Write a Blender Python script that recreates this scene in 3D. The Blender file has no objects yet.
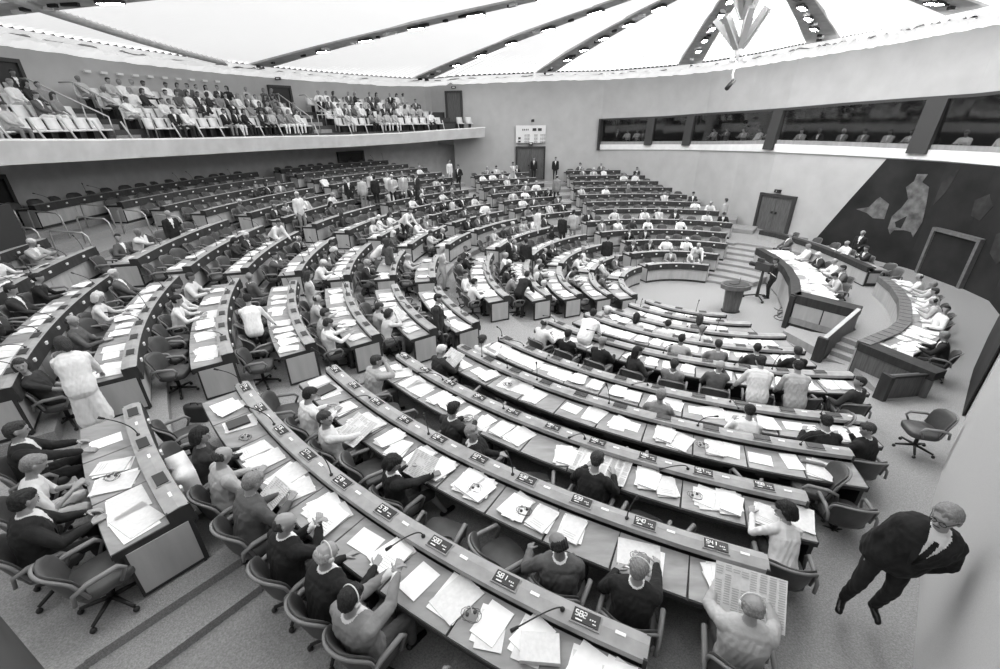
import bpy, math, random
import numpy as np
from mathutils import Matrix, Vector
random.seed(7); rng = random.Random(11)
D = bpy.data; SC = bpy.context.scene; COL = SC.collection
# ------------------------------------------------------------ camera
H = 6.95; FPX = 443.94; CX, CY = 500.0, 334.5
_n = np.array([510.78-CX, 1255.93-CY, FPX]); _n /= np.linalg.norm(_n)
_Y = np.array([0, 0, 1.0]); _Y = _Y-_n*_Y.dot(_n); _Y /= np.linalg.norm(_Y)
_X = np.cross(_Y, -_n); RW = np.array([_X, _Y, -_n])
cam = D.cameras.new('camera'); cam.lens = FPX/1000*36; cam.sensor_width = 36; cam.sensor_fit = 'HORIZONTAL'
cam.clip_start = 0.05; cam.clip_end = 200
co = D.objects.new('camera', cam); COL.objects.link(co)
_m = Matrix(((RW[0,0], -RW[0,1], -RW[0,2], 0), (RW[1,0], -RW[1,1], -RW[1,2], 0), (RW[2,0], -RW[2,1], -RW[2,2], H), (0, 0, 0, 1)))
co.matrix_world = _m; SC.camera = co
# ------------------------------------------------------------ world, light, exposure
W = D.worlds.new('world'); SC.world = W; W.use_nodes = True
W.node_tree.nodes['Background'].inputs[0].default_value = (.8, .8, .8, 1)
W.node_tree.nodes['Background'].inputs[1].default_value = 0.06
CEIL_GLOW = 1.2          # luminous ceiling (lamps behind the pleated diffusers)
SC.view_settings.view_transform = 'Standard'; SC.view_settings.look = 'None'
SC.view_settings.exposure = 0.62; SC.view_settings.gamma = 1.0; SC.view_settings.use_curve_mapping = False
SC.cycles.use_denoising = True; SC.cycles.max_bounces = 5; SC.cycles.diffuse_bounces = 3
SC.cycles.caustics_reflective = False; SC.cycles.caustics_refractive = False
SC.cycles.use_adaptive_sampling = True; SC.cycles.adaptive_threshold = 0.02
ADDED_LAMP_GLOW = 72.0         # lamps added under the ceiling ribs to light the room
# ------------------------------------------------------------ materials (all neutral greys: the photograph is black and white)
def lin(v):
    v = v/255.0
    return v/12.92 if v <= .04045 else ((v+.055)/1.055)**2.4
def mat(name, v, rough=.7, nscale=0, namp=0, bump=0, bscale=40, stretch=None, spec=.3, emit=0, metal=0, coord='Object'):
    m = D.materials.new(name); m.use_nodes = True; nt = m.node_tree; b = nt.nodes['Principled BSDF']
    c = lin(v); b.inputs['Base Color'].default_value = (c, c, c, 1); b.inputs['Roughness'].default_value = rough
    b.inputs['Specular IOR Level'].default_value = spec; b.inputs['Metallic'].default_value = metal
    m.diffuse_color = (c, c, c, 1)
    if emit:
        b.inputs['Emission Color'].default_value = (1, 1, 1, 1); b.inputs['Emission Strength'].default_value = emit
    if namp or bump:
        tc = nt.nodes.new('ShaderNodeTexCoord'); mp = nt.nodes.new('ShaderNodeMapping')
        nt.links.new(tc.outputs[coord], mp.inputs[0])
        if stretch: mp.inputs['Scale'].default_value = stretch
    if namp:
        n = nt.nodes.new('ShaderNodeTexNoise'); n.inputs['Scale'].default_value = nscale; n.inputs['Detail'].default_value = 5
        nt.links.new(mp.outputs[0], n.inputs['Vector'])
        r = nt.nodes.new('ShaderNodeValToRGB'); a, z = lin(max(0, v-namp)), lin(min(255, v+namp))
        r.color_ramp.elements[0].color = (a, a, a, 1); r.color_ramp.elements[1].color = (z, z, z, 1)
        r.color_ramp.elements[0].position = .3; r.color_ramp.elements[1].position = .7
        nt.links.new(n.outputs[0], r.inputs[0]); nt.links.new(r.outputs[0], b.inputs['Base Color'])
    if bump:
        n2 = nt.nodes.new('ShaderNodeTexNoise'); n2.inputs['Scale'].default_value = bscale; n2.inputs['Detail'].default_value = 3
        nt.links.new(mp.outputs[0], n2.inputs['Vector'])
        bp = nt.nodes.new('ShaderNodeBump'); bp.inputs['Strength'].default_value = bump; bp.inputs['Distance'].default_value = .02
        nt.links.new(n2.outputs[0], bp.inputs['Height']); nt.links.new(bp.outputs[0], b.inputs['Normal'])
    return m
M = {}
M['carpet'] = mat('carpet', 146, .95, 60, 18, .6, 120)
M['wall'] = mat('wall_plaster', 186, .9, 1.2, 5, .15, 60)
M['wall_dark'] = mat('wall_under_gallery', 205, .9, 2, 8)
M['ledge'] = mat('white_ledge', 238, .6, 3, 5)
M['front'] = mat('pale_wood_panel', 172, .55, 6, 9, stretch=(1, 1, .15))
M['fascia'] = mat('dark_wood_fascia', 52, .6, 8, 8, stretch=(1, 1, .2))
M['console'] = mat('console_wood', 150, .45, 7, 10, stretch=(1, 1, .2))
M['desk'] = mat('desk_wood', 142, .4, 9, 14, stretch=(.3, 1, 1))
M['deskdark'] = mat('dark_desk_edge', 52, .6)
M['black'] = mat('black_plastic', 36, .45, spec=.4)
M['darkgrey'] = mat('dark_grey_plastic', 66, .5)
M['metal'] = mat('bright_metal', 190, .35, metal=.6)
M['white'] = mat('white_mark', 235, .6)
M['paper'] = mat('paper', 240, .8, 14, 4)
M['paper2'] = mat('paper_grey_stock', 216, .8, 25, 7)  # slightly greyer paper stock
M['print'] = mat('printed_text', 182, .8)
M['leather'] = mat('chair_leather', 72, .5, 5, 8, .25, 9, spec=.4)
M['leather2'] = mat('chair_piping', 124, .45)
M['gseat'] = mat('gallery_seat_shell', 214, .5)
M['door'] = mat('door_wood', 92, .5, 8, 12, stretch=(3, 3, .3))
M['doorframe'] = mat('door_frame_wood', 62, .5)
M['wallnear'] = mat('near_wall_plaster', 190, .95, 90, 7, .5, 120)
M['greywood'] = mat('grey_wood', 104, .5, 8, 10)
M['parapet'] = mat('parapet_plaster', 205, .85, 1.5, 9)
M['rib'] = mat('ceiling_rib', 176, .8, 3, 12)
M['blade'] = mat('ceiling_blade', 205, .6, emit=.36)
M['glow'] = mat('ceiling_diffuser', 240, .6, emit=CEIL_GLOW)
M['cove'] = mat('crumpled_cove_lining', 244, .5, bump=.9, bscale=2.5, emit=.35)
M['tapestry'] = mat('dark_tapestry', 40, .95, .7, 10)
M['tap2'] = mat('tapestry_pale_shapes', 98, .95, 3, 26)
M['tap3'] = mat('tapestry_mid_shapes', 50, .95, 2, 14)
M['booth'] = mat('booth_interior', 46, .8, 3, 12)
M['ribfill'] = mat('added_rib_lamp_glow', 240, .6, emit=ADDED_LAMP_GLOW)
M['lamp'] = mat('added_booth_lamp_glow', 240, .6, emit=5)  # glow of the lamps added in the booths
M['glass'] = None
def glassmat():
    m = D.materials.new('booth_glass'); m.use_nodes = True; nt = m.node_tree; nt.nodes.clear()
    o = nt.nodes.new('ShaderNodeOutputMaterial'); mx = nt.nodes.new('ShaderNodeMixShader'); t = nt.nodes.new('ShaderNodeBsdfTransparent'); g = nt.nodes.new('ShaderNodeBsdfGlossy')
    t.inputs[0].default_value = (.8, .8, .8, 1); g.inputs['Roughness'].default_value = .05; mx.inputs[0].default_value = .1
    nt.links.new(t.outputs[0], mx.inputs[1]); nt.links.new(g.outputs[0], mx.inputs[2]); nt.links.new(mx.outputs[0], o.inputs[0])
    return m
M['glass'] = glassmat()
# clothes, skin, hair
for nm, v in dict(black=38, dark=54, mid=92, grey=130, light=176, pale=212, white=226).items():
    M['c_'+nm] = mat('cloth_'+nm, v, .9, 9, 7, .55, 11)
for nm, v in dict(skin=152, skin2=124, hblack=38, hdark=56, hgrey=128, hwhite=206, hfair=160).items():
    M[nm] = mat('tone_'+nm, v, .6 if nm.startswith('skin') else .75, 60 if nm[0] == 'h' else 0, 14 if nm[0] == 'h' else 0, .35 if nm[0] == 'h' else 0, 70)
M['shoe'] = mat('shoe_leather', 24, .35)
# ------------------------------------------------------------ mesh builder and object helpers
class MB:
    def __init__(s): s.V = []; s.F = []; s.M = []; s.S = []
    def add(s, vs, fs, m=0, smooth=False):
        o = len(s.V); s.V += [tuple(float(c) for c in v) for v in vs]
        for f in fs: s.F.append(tuple(i+o for i in f)); s.M.append(m); s.S.append(smooth)
    def hexa(s, p, m=0):   # p: 4 bottom ccw + 4 top ccw
        s.add(p, [(3,2,1,0), (4,5,6,7), (0,1,5,4), (1,2,6,5), (2,3,7,6), (3,0,4,7)], m)
    def box(s, c, sz, rz=0, m=0, tilt=None):
        hx, hy, hz = sz[0]/2, sz[1]/2, sz[2]/2; P = []
        R = Matrix.Rotation(rz, 3, 'Z')
        if tilt is not None: R = R @ Matrix.Rotation(tilt[0], 3, 'X') @ Matrix.Rotation(tilt[1], 3, 'Y')
        for z in (-hz, hz):
            for x, y in ((-hx,-hy), (hx,-hy), (hx,hy), (-hx,hy)):
                q = R @ Vector((x, y, z)); P.append((c[0]+q.x, c[1]+q.y, c[2]+q.z))
        s.hexa(P, m)
    def prism(s, poly, z0, z1, m=0, mtop=None):
        a = sum(poly[i][0]*poly[(i+1) % len(poly)][1]-poly[(i+1) % len(poly)][0]*poly[i][1] for i in range(len(poly)))
        if a < 0: poly = poly[::-1]
        n = len(poly); V = [(x, y, z0 if not isinstance(z0, (list, tuple)) else z0[i]) for i, (x, y) in enumerate(poly)]+[(x, y, z1) for x, y in poly]
        s.add(V, [tuple(range(n-1, -1, -1))]+[(i, (i+1) % n, n+(i+1) % n, n+i) for i in range(n)], m)
        s.add([(x, y, z1) for x, y in poly], [tuple(range(n))], m if mtop is None else mtop)
    def path(s, pts, prof, m=0, caps=True, ms=None, closed=False):
        """sweep profile [(outward offset, z)] along plan points; offset goes to the right of travel"""
        n = len(pts); k = len(prof); rings = []
        for i in range(n):
            p = np.array(pts[i][:2], float); dz = pts[i][2] if len(pts[i]) > 2 else 0
            a = np.array(pts[i-1][:2], float) if (i > 0 or closed) else None
            b = np.array(pts[(i+1) % n][:2], float) if (i < n-1 or closed) else None
            d1 = (p-a)/max(1e-9, np.linalg.norm(p-a)) if a is not None else None
            d2 = (b-p)/max(1e-9, np.linalg.norm(b-p)) if b is not None else None
            if d1 is None: d1 = d2
            if d2 is None: d2 = d1
            n1 = np.array([d1[1], -d1[0]]); n2 = np.array([d2[1], -d2[0]]); nn = n1+n2; nn /= max(1e-9, np.linalg.norm(nn))
            sc = min(3, 1/max(.3, nn.dot(n1)))
            rings.append([(p[0]+nn[0]*o*sc, p[1]+nn[1]*o*sc, z+dz) for o, z in prof])
        V = [v for r in rings for v in r]; F = []
        for i in range(n if closed else n-1):
            j = (i+1) % n
            for q in range(k):
                q2 = (q+1) % k; F.append((i*k+q, i*k+q2, j*k+q2, j*k+q))
        o = len(s.V); s.V += V
        for idx, f in enumerate(F):
            s.F.append(tuple(t+o for t in f)); s.M.append(ms[idx % k] if ms else m); s.S.append(False)
        if caps and not closed:
            s.F.append(tuple(o+q for q in range(k-1, -1, -1))); s.M.append(m); s.S.append(False)
            s.F.append(tuple(o+(n-1)*k+q for q in range(k))); s.M.append(m); s.S.append(False)
    def rings(s, R, m=0, caps=True, smooth=True):
        n = len(R[0]); V = [v for r in R for v in r]; F = []
        for i in range(len(R)-1):
            for j in range(n): F.append((i*n+j, i*n+(j+1) % n, (i+1)*n+(j+1) % n, (i+1)*n+j))
        if caps: F += [tuple(range(n-1, -1, -1)), tuple(range((len(R)-1)*n, len(R)*n))]
        s.add(V, F, m, smooth)
    def tube(s, P, r, n=8, m=0):
        P = [Vector(p) for p in P]; R = []; rr = r if isinstance(r, (list, tuple)) else [r]*len(P)
        up = Vector((0, 0, 1)); prev = None
        for i, p in enumerate(P):
            d = (P[min(i+1, len(P)-1)]-P[max(i-1, 0)])
            if d.length < 1e-9: d = Vector((0, 0, 1))
            d.normalize()
            if prev is None:
                a = d.cross(up)
                if a.length < .05: a = d.cross(Vector((1, 0, 0)))
            else: a = prev-d*prev.dot(d)
            a.normalize(); prev = a; b = d.cross(a)
            R.append([tuple(p+(a*math.cos(t)+b*math.sin(t))*rr[i]) for t in [2*math.pi*j/n for j in range(n)]])
        s.rings(R, m)
    def ell(s, c, r, nu=12, nv=8, m=0, rot=None, cut=None):
        R = []
        for i in range(nv+1):
            t = -math.pi/2+math.pi*i/nv; t = max(-1.5, min(1.5, t)); ring = []
            for j in range(nu):
                p = 2*math.pi*j/nu; q = Vector((r[0]*math.cos(t)*math.cos(p), r[1]*math.cos(t)*math.sin(p), r[2]*math.sin(t)))
                if rot is not None: q = rot @ q
                ring.append((c[0]+q.x, c[1]+q.y, c[2]+q.z))
            R.append(ring)
        s.rings(R, m)
    def slab(s, c, w, d, h, p=4, m=0, n=24, edge=.3, fn=None):
        """soft cushion: stacked superellipse rings"""
        R = []
        for t, k in ((-1, 1-edge*.9), (-.75, 1-edge*.3), (-.35, 1), (.35, 1), (.75, 1-edge*.3), (1, 1-edge*.9)):
            ring = []
            for j in range(n):
                a = 2*math.pi*j/n; cx_, sy_ = math.cos(a), math.sin(a)
                rr = (abs(cx_)**p+abs(sy_)**p)**(-1/p)
                x, y, z = w/2*rr*cx_*(1-(1-k)*.35), d/2*rr*sy_*(1-(1-k)*.35), h/2*t
                if fn: x, y, z = fn(x, y, z)
                ring.append((c[0]+x, c[1]+y, c[2]+z))
            R.append(ring)
        s.rings(R, m)
    def mesh(s, name, mats):
        me = D.meshes.new(name); me.from_pydata(s.V, [], s.F); me.update()
        for m in mats: me.materials.append(m)
        if len(mats) > 1: me.polygons.foreach_set('material_index', s.M)
        me.polygons.foreach_set('use_smooth', s.S)
        return me
def link(o, parent=None):
    COL.objects.link(o)
    if parent is not None: o.parent = parent
    return o
def obj(name, mb, mats, parent=None, world=True):
    if not isinstance(mats, (list, tuple)): mats = [mats]
    if parent is not None and world:
        L = absloc(parent); mb.V = [(x-L[0], y-L[1], z-L[2]) for x, y, z in mb.V]
    me = mb.mesh(name, mats) if isinstance(mb, MB) else mb
    return link(D.objects.new(name, me), parent)
def absloc(o):
    L = Vector((0, 0, 0))
    while o is not None: L = L+o.location; o = o.parent
    return L
USED = {}
def tag(o, label, cat, group=None, kind=None):
    label = ' '.join(label.split())
    o['label'] = label; o['category'] = cat
    if group: o['group'] = group
    if kind: o['kind'] = kind
    USED[label] = USED.get(label, 0)+1
    return o
def thing(name, label, cat, loc=(0, 0, 0), rz=0, group=None):
    o = D.objects.new(name, None); o.empty_display_size = .1; o.location = loc; o.rotation_euler = (0, 0, rz); COL.objects.link(o)
    return tag(o, label, cat, group)
def solo(name, mb, mats, label, cat, group=None, loc=None, kind=None):
    """a one-mesh thing; mb in world coordinates, origin moved to loc"""
    if not isinstance(mats, (list, tuple)): mats = [mats]
    if loc is None:
        xs = np.array(mb.V); loc = ((xs[:,0].min()+xs[:,0].max())/2, (xs[:,1].min()+xs[:,1].max())/2, xs[:,2].min())
    mb.V = [(x-loc[0], y-loc[1], z-loc[2]) for x, y, z in mb.V]
    o = link(D.objects.new(name, mb.mesh(name, mats))); o.location = loc
    return tag(o, label, cat, group, kind)
def struct(name, mb, mats):
    if not isinstance(mats, (list, tuple)): mats = [mats]
    o = link(D.objects.new(name, mb.mesh(name, mats))); o['kind'] = 'structure'; return o
ORD = 'first second third fourth fifth sixth seventh eighth ninth tenth eleventh twelfth thirteenth fourteenth fifteenth sixteenth seventeenth eighteenth nineteenth twentieth'.split()
def nth(i):
    if i < 20: return ORD[i]
    t = (i+1)//10; u = (i+1) % 10
    tens = {2: 'twenty', 3: 'thirty', 4: 'forty', 5: 'fifty', 6: 'sixty', 7: 'seventy', 8: 'eighty', 9: 'ninety'}[t]
    return tens+('-'+ORD[u-1] if u else 'th')
# ------------------------------------------------------------ hall plan (metres): rows are rings about C
C0 = np.array([8.1, 17.1]); RK = [3.05, 4.3, 5.65, 7.0, 8.6, 10.65, 12.0, 13.45, 14.9, 16.4, 17.85, 19.3, 20.75, 22.2, 23.65, 25.1]
def zf(k): return .232*k
def P2(r, a): a = math.radians(a); return (C0[0]+r*math.cos(a), C0[1]+r*math.sin(a))
def arc(r, a0, a1, step=.6):
    n = max(2, int(abs(a1-a0)*math.pi/180*r/step)+1); return [P2(r, a0+(a1-a0)*i/n) for i in range(n+1)]
def camdist(x, y, z=1.5): return math.dist((x, y, z), (0, 0, H))
# wall line with: rim z, window top, window bottom, ledge bottom
WR = [((8.1,38.3),9.94,6.94,5.34,4.79), ((11.9,35.0),9.81,7.06,5.46,4.92), ((13.8,32.7),9.93,7.20,5.53,5.0), ((15.0,29.5),10.0,7.28,5.67,5.1), ((15.6,26.8),10.01,7.35,5.80,5.2),
      ((17,24.4),10.14,7.5,5.80,5.21), ((18,22.2),10.22,7.59,5.8,5.22), ((18.9,19.8),10.33,7.66,5.81,5.22), ((19.07,17.9),10.3,7.76,5.83,5.2), ((18.6,15.6),10.3,7.85,5.85,5.2), ((17.4,13.9),10.3,7.9,5.86,5.2), ((15.6,12.6),10.3,7.95,5.87,5.2)]
def wallpt(s, off=0):
    P = [w[0] for w in WR]+[(13.2,10.6), (10.35,8.05)]
    for a, b in zip(P, P[1:]):
        L = math.dist(a, b)
        if s <= L or b == P[-1]:
            u = ((b[0]-a[0])/L, (b[1]-a[1])/L); return (a[0]+u[0]*s+u[1]*off, a[1]+u[1]*s-u[0]*off)
        s -= L
def wallseg(s0, s1, step=.8, extra=()):
    S = [0, 5.03, 8.02, 11.43, 14.2, 16.98, 19.39, 21.96, 23.87, 26.21, 28.29, 30.51, 33.64]
    q = sorted([s0, s1]+[x for x in S if s0+.02 < x < s1-.02]); return q
# ------------------------------------------------------------ floors
b = MB(); b.prism([(-24, -8), (21, -8), (21, 44), (-24, 44)], -.3, 0); struct('floor', b, M['carpet'])
ENDR = {0: 264.5, 1: 268, 2: 271, 3: 268, 4: 268.5, 5: 262.8, 6: 258.2, 7: 253.2, 8: 250.2, 9: 246.2}
RIN = [r-.30 for r in RK]+[27.4]
for k in range(1, 16):
    b = MB(); r0, r1 = RIN[k], RIN[k+1]
    lo = {1: 56, 2: 54, 3: 50, 4: 44, 5: 52, 6: 58, 7: 64, 8: 68, 9: 72, 10: 76, 11: 78}.get(k, 121 if k < 13 else 126)
    hi = {1: 271, 2: 272, 3: 270, 4: 270}.get(k, ENDR.get(k, 234.2)+1.2) if k < 10 else 230.3
    if k >= 11: hi = 216.6
    if k == 9: hi = 247.4
    A = arc(r0, lo, hi, .5); B = arc(r1+.02, lo, hi, .5)
    b.path([P2((r0+r1)/2, lo+(hi-lo)*i/120) for i in range(121)], [((r0-r1)/2*-1+.01, zf(k)), ((r0-r1)/2, zf(k)), ((r0-r1)/2, 0.0), ((r0-r1)/2*-1+.01, 0.0)])
    o = struct('floor_tier', b, M['carpet'])
# outer part of the ninth tier, beyond the end of the tenth row, with one half step
b = MB(); b.path([P2(19.6, 230.0+28*i/20) for i in range(21)], [(2.1, zf(9)+.004), (-2.2, zf(9)+.004), (-2.2, 0), (2.1, 0)]); struct('floor_tier', b, M['carpet'])
b = MB(); b.path([P2(20.2, 230.1), P2(20.2, 231.6)], [(2.4, 2.205), (-2.66, 2.205), (-2.66, 1.9), (2.4, 1.9)]); struct('floor_step', b, M['carpet'])
b = MB(); b.path([P2(20.6, 216.0+14.3*i/20) for i in range(21)], [(4.2, zf(10)+.003), (-1.62, zf(10)+.003), (-1.2, 0), (4.2, 0)]); struct('floor_tier', b, M['carpet'])
# sloping aisle at the row ends, falling to the stair foot of the presidium
b = MB(); rr = [4.9, 5.3, 6.6, 8.2, 10.6, 12, 13.4, 14.9, 16.4, 17.6, 20.0]
zr = [0.002, .004, .3, .6, 1.14, 1.37, 1.6, 1.83, 2.06, 2.08, 2.085]; N = 24; V = []
for i, (r, z) in enumerate(zip(rr, zr)):
    for j in range(N+1):
        a = 244+(300-244)*j/N; V.append((*P2(r, a), z))
b.add(V, [(i*(N+1)+j, (i+1)*(N+1)+j, (i+1)*(N+1)+j+1, i*(N+1)+j+1) for i in range(len(rr)-1) for j in range(N)], 0, True)
o = struct('floor_ramp', b, M['carpet'])
# presidium platform
PZ = .6
b = MB(); b.prism([(11.75, 13.2), (12.5, 14.6), (12.3, 17.4), (13.2, 19.6), (13.4, 22.6), (14.2, 24.6), (18.1, 24), (19.8, 19), (19.4, 15.4), (17.8, 13.4), (15.8, 12.2), (13.4, 10.1), (11.4, 8.5), (10.2, 8.95), (9.6, 9.2), (9.95, 10.8), (11.2, 12.0), (11.35, 12.4), (11.07, 12.85)], 0, PZ); struct('floor_platform', b, M['carpet'])
b = MB(); b.prism([(14.0, 24.5), (12.5, 23.3), (11.4, 24.6), (12.6, 27.5), (16.5, 28), (17.9, 24.2)], 0, .93); struct('floor_landing', b, M['carpet'])
for i in range(8):   # stairs beside the far block, two risers to a row
    r = 3.2+i*.68; z = .115*(i+1); b = MB()
    b.path([P2(r+.6+j*0, 30+29*j/14) for j in range(15)], [(-.6, z), (-.6, 0), (1.6, 0), (1.6, z)]); struct('floor_step', b, M['carpet'])
for i in range(4):   # four steps up to the platform between the low walls
    t = i/4; x0, y0 = 10.14+t*.93, 12.09+t*.76; x1, y1 = 10.6+t*.74, 11.35+t*.99
    b = MB(); z = .15*(i+1)-.01
    b.prism([(x0+.1, y0+.1), (x1+.1, y1+.05), (11.75, 12.5), (11.25, 13.2)], 0, z); struct('floor_step', b, M['carpet'])
# ------------------------------------------------------------ walls
BW = [(8.1, 38.3), (5.8, 38.6), (2.7, 39.0), (-1.2, 39.4), (-3.6, 39.8), (-5.4, 41.2)]+arc(28, 120, 205, 1.0)
CW = [(-17.3, 5.3), (-12.5, -1), (-9, -3.2), (-1.5, -3.4), (1.1, -.55), (4.25, 2.65), (5.5, 3.9), (7.0, 5.3), (8.4, 6.5), (10.3, 8.0)]
RP = [w[0] for w in WR]+[(13.2, 10.6), (10.35, 8.05)]
b = MB(); b.path(BW[:5], [(0, 0), (0, 10.1), (.3, 10.1), (.3, 0)]); struct('wall_back', b, M['wall'])
b = MB(); b.path(BW[4:], [(0, 5.2), (0, 10.2), (.3, 10.2), (.3, 5.2)]); struct('wall_gallery', b, M['wall'])
b = MB(); b.path(arc(27.2, 112, 205, 1.0), [(0, 0), (0, 6.2), (.3, 6.2), (.3, 0)]); struct('wall_left', b, M['wall_dark'])
b = MB(); b.path(CW, [(.3, 0), (.3, 10.2), (0, 10.2), (0, 0)]); struct('wall_front', b, M['wallnear'])
# wall of the presidium: below the ledge, and above the windows
def ribbon(b, pts, za, zb, off=0, th=.2, m=0):
    """upright band along plan pts with per-point bottom and top heights"""
    V = []
    for i, p in enumerate(pts):
        a = np.array(pts[max(i-1, 0)]); c = np.array(pts[min(i+1, len(pts)-1)]); d = (c-a)/np.linalg.norm(c-a); n = np.array([d[1], -d[0]])
        q = np.array(p)+n*off; w = np.array(p)+n*(off-th)
        V += [(*q, za[i]), (*q, zb[i]), (*w, zb[i]), (*w, za[i])]
    F = [(3, 2, 1, 0)]
    for i in range(len(pts)-1):
        for q in range(4): F.append((i*4+q, i*4+(q+1) % 4, i*4+4+(q+1) % 4, i*4+4+q))
    F.append(tuple(4*(len(pts)-1)+q for q in range(4))); b.add(V, F, m)
PW = [w[0] for w in WR]; NW = len(PW)
b = MB(); ribbon(b, PW+[(13.2, 10.6), (10.35, 8.05)], [0]*(NW+2), [w[4]+.05 for w in WR]+[5.2, 5.2]); struct('wall_right', b, M['wall'])
b = MB(); ribbon(b, PW+[(13.2, 10.6), (10.35, 8.05)], [w[2] for w in WR]+[8, 8], [w[1]+.1 for w in WR]+[10.3, 10.3]); struct('wall_right', b, M['wall'])
b = MB(); ribbon(b, PW+[(13.2, 10.6)], [w[4] for w in WR]+[5.2], [w[3]-.18 for w in WR]+[5.7], off=.10, th=.5); struct('trim_1', b, M['ledge'])
b = MB(); ribbon(b, PW+[(13.2, 10.6)], [w[2]-.06 for w in WR]+[7.95], [w[2]+.06 for w in WR]+[8.05], off=.06, th=.3); struct('trim_2', b, M['darkgrey'])
b = MB(); ribbon(b, PW+[(13.2, 10.6)], [w[3]-.18 for w in WR]+[5.7], [w[3]+.02 for w in WR]+[5.9], off=.02, th=.4); struct('trim_3', b, M['console'])
b = MB(); q = WR[0]; p = wallpt(0.02, .08); b.box((p[0], p[1], (q[2]+q[4])/2), (.14, .5, q[2]-q[4]+.1), -.72); struct('trim_4', b, M['doorframe'])
# booth interior behind the windows
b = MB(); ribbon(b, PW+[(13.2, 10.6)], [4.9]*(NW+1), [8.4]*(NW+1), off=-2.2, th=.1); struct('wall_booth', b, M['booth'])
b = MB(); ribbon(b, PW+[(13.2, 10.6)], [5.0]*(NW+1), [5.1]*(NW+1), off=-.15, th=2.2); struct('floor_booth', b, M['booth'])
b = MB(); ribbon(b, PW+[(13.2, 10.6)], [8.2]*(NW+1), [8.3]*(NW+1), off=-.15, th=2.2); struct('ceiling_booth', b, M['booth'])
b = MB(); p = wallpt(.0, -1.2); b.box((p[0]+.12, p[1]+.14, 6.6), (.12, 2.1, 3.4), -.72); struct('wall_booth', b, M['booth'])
def lerpw(s, i):
    S = [0, 5.03, 8.02, 11.43, 14.2, 16.98, 19.39, 21.96, 23.87, 26.21, 28.29, 30.51]
    return float(np.interp(s, S, [w[i] for w in WR]))
PILL = [(4.05, .55, 5.2), (7.0, .55, 5.25), (13.75, .7, 5.3), (20.75, .75, 5.45), (26.4, .8, 5.4)]
edges = [0.06]+[p[0] for p in PILL]+[30.4]; nwin = 0
for i in range(len(edges)-1):
    s0, s1 = edges[i]+.28, edges[i+1]-.28; q = wallseg(s0, s1)
    cuts = q if len(q) > 2 else [s0, (s0+s1)/2, s1]
    b = MB(); ribbon(b, [wallpt(s) for s in cuts], [lerpw(s, 3)+.02 for s in cuts], [lerpw(s, 2)-.06 for s in cuts], off=-.05, th=.02); nwin += 1
    struct('window_%d' % nwin, b, M['glass'])
for s, w, zb in PILL:
    a = wallpt(s-w/2, .02); c = wallpt(s+w/2, .02); a2 = wallpt(s-w/2, .26); c2 = wallpt(s+w/2, .26); a3 = wallpt(s-w/2, -.3); c3 = wallpt(s+w/2, -.3)
    b = MB(); zt = lerpw(s, 2); b.hexa([(*a3, zb), (*c3, zb), (*c2, zb), (*a2, zb), (*a3, zt), (*c3, zt), (*wallpt(s+w/2, .06), zt), (*wallpt(s-w/2, .06), zt)])
    solo('window_pillar', b, M['doorframe'], 'dark wooden pillar dividing the interpreter booth windows, %s from the far end' % nth(PILL.index((s, w, zb))), 'pillar', 'booth window pillars')
# tapestry hung on the presidium wall
TAP = [(0, 0)]
b = MB(); ss = [19.6, 21.96, 23.87, 26.21, 28.29, 30.51, 33.64, 37.3]
V = []
edge = [(19.6, 5.22), (18.64, 3.28), (17.5, .91), (17.3, .5)]
top = [(s, 5.17) for s in ss[1:]]; pts = [(17.3, .5), (17.5, .91), (18.64, 3.28), (19.6, 5.17)]+top+[(37.3, .5), (33.64, .5), (30.51, .5), (28.29, .5), (26.21, .5), (23.87, .5), (21.96, .5), (19.39, .5)]
# build as columns so that it follows the curved wall
cols = sorted(set([17.3, 17.5, 18.0, 18.64, 19.1, 19.39, 19.6]+ss))
def ztop(s): return float(np.interp(s, [17.3, 17.5, 18.64, 19.6, 40], [.55, .91, 3.28, 5.17, 5.17]))
for o_ in (.03, .06):
    V += [(*wallpt(s, o_), z) for s in cols for z in (.5, ztop(s))]
n = len(cols); F = []
for i in range(n-1):
    F += [(2*n+2*i, 2*n+2*i+1, 2*n+2*i+3, 2*n+2*i+2), (2*i, 2*i+2, 2*i+3, 2*i+1), (2*i+1, 2*i+3, 2*n+2*i+3, 2*n+2*i+1), (2*i, 2*n+2*i, 2*n+2*i+2, 2*i+2)]
F += [(0, 1, 2*n+1, 2*n), (2*n-2, 4*n-2, 4*n-1, 2*n-1)]
b.add(V, F)
tp = thing('wall_tapestry', 'huge dark tapestry with a slanting left edge behind the presidium', 'tapestry', (18.5, 17, .5))
obj('woven_field', b, M['tapestry'], tp)
S1 = [(19.03,2.8),(19.56,2.98),(19.79,3.39),(19.89,3.49),(20.36,3.24),(20.38,2.55),(19.9,2.51),(19.57,2.69)]
S2 = [(21.02,4.63),(21.42,4.66),(21.32,4.32),(21.64,4.15),(21.79,3.41),(21.89,2.69),(21.77,1.99),(21.63,2.19),(21.33,2.22),(20.94,2.14),(20.84,1.93),(20.67,2.18),(20.66,2.74),(20.92,3.19),(21.04,3.56),(20.79,4.05),(21.01,4.33)]
S2h = [(20.87,2.5),(21.24,2.84),(21.22,2.56),(21.19,2.28),(20.98,2.29)]
S3 = [(22.55,5.04),(22.48,4.53),(22.41,4.12),(22.21,3.69),(22.07,3.41),(22.05,3.87),(22.05,4.36),(22.31,4.75)]
S4 = [(23.6,3.9),(24.1,4.2),(24.5,3.8),(24.2,3.2),(23.7,3.3)]; S5 = [(25.2,2.9),(25.9,3.4),(26.3,2.6),(25.8,1.9),(25.3,2.2)]; S6 = [(25.0,4.4),(26.0,4.7),(26.6,4.0),(25.9,3.8)]
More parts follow.
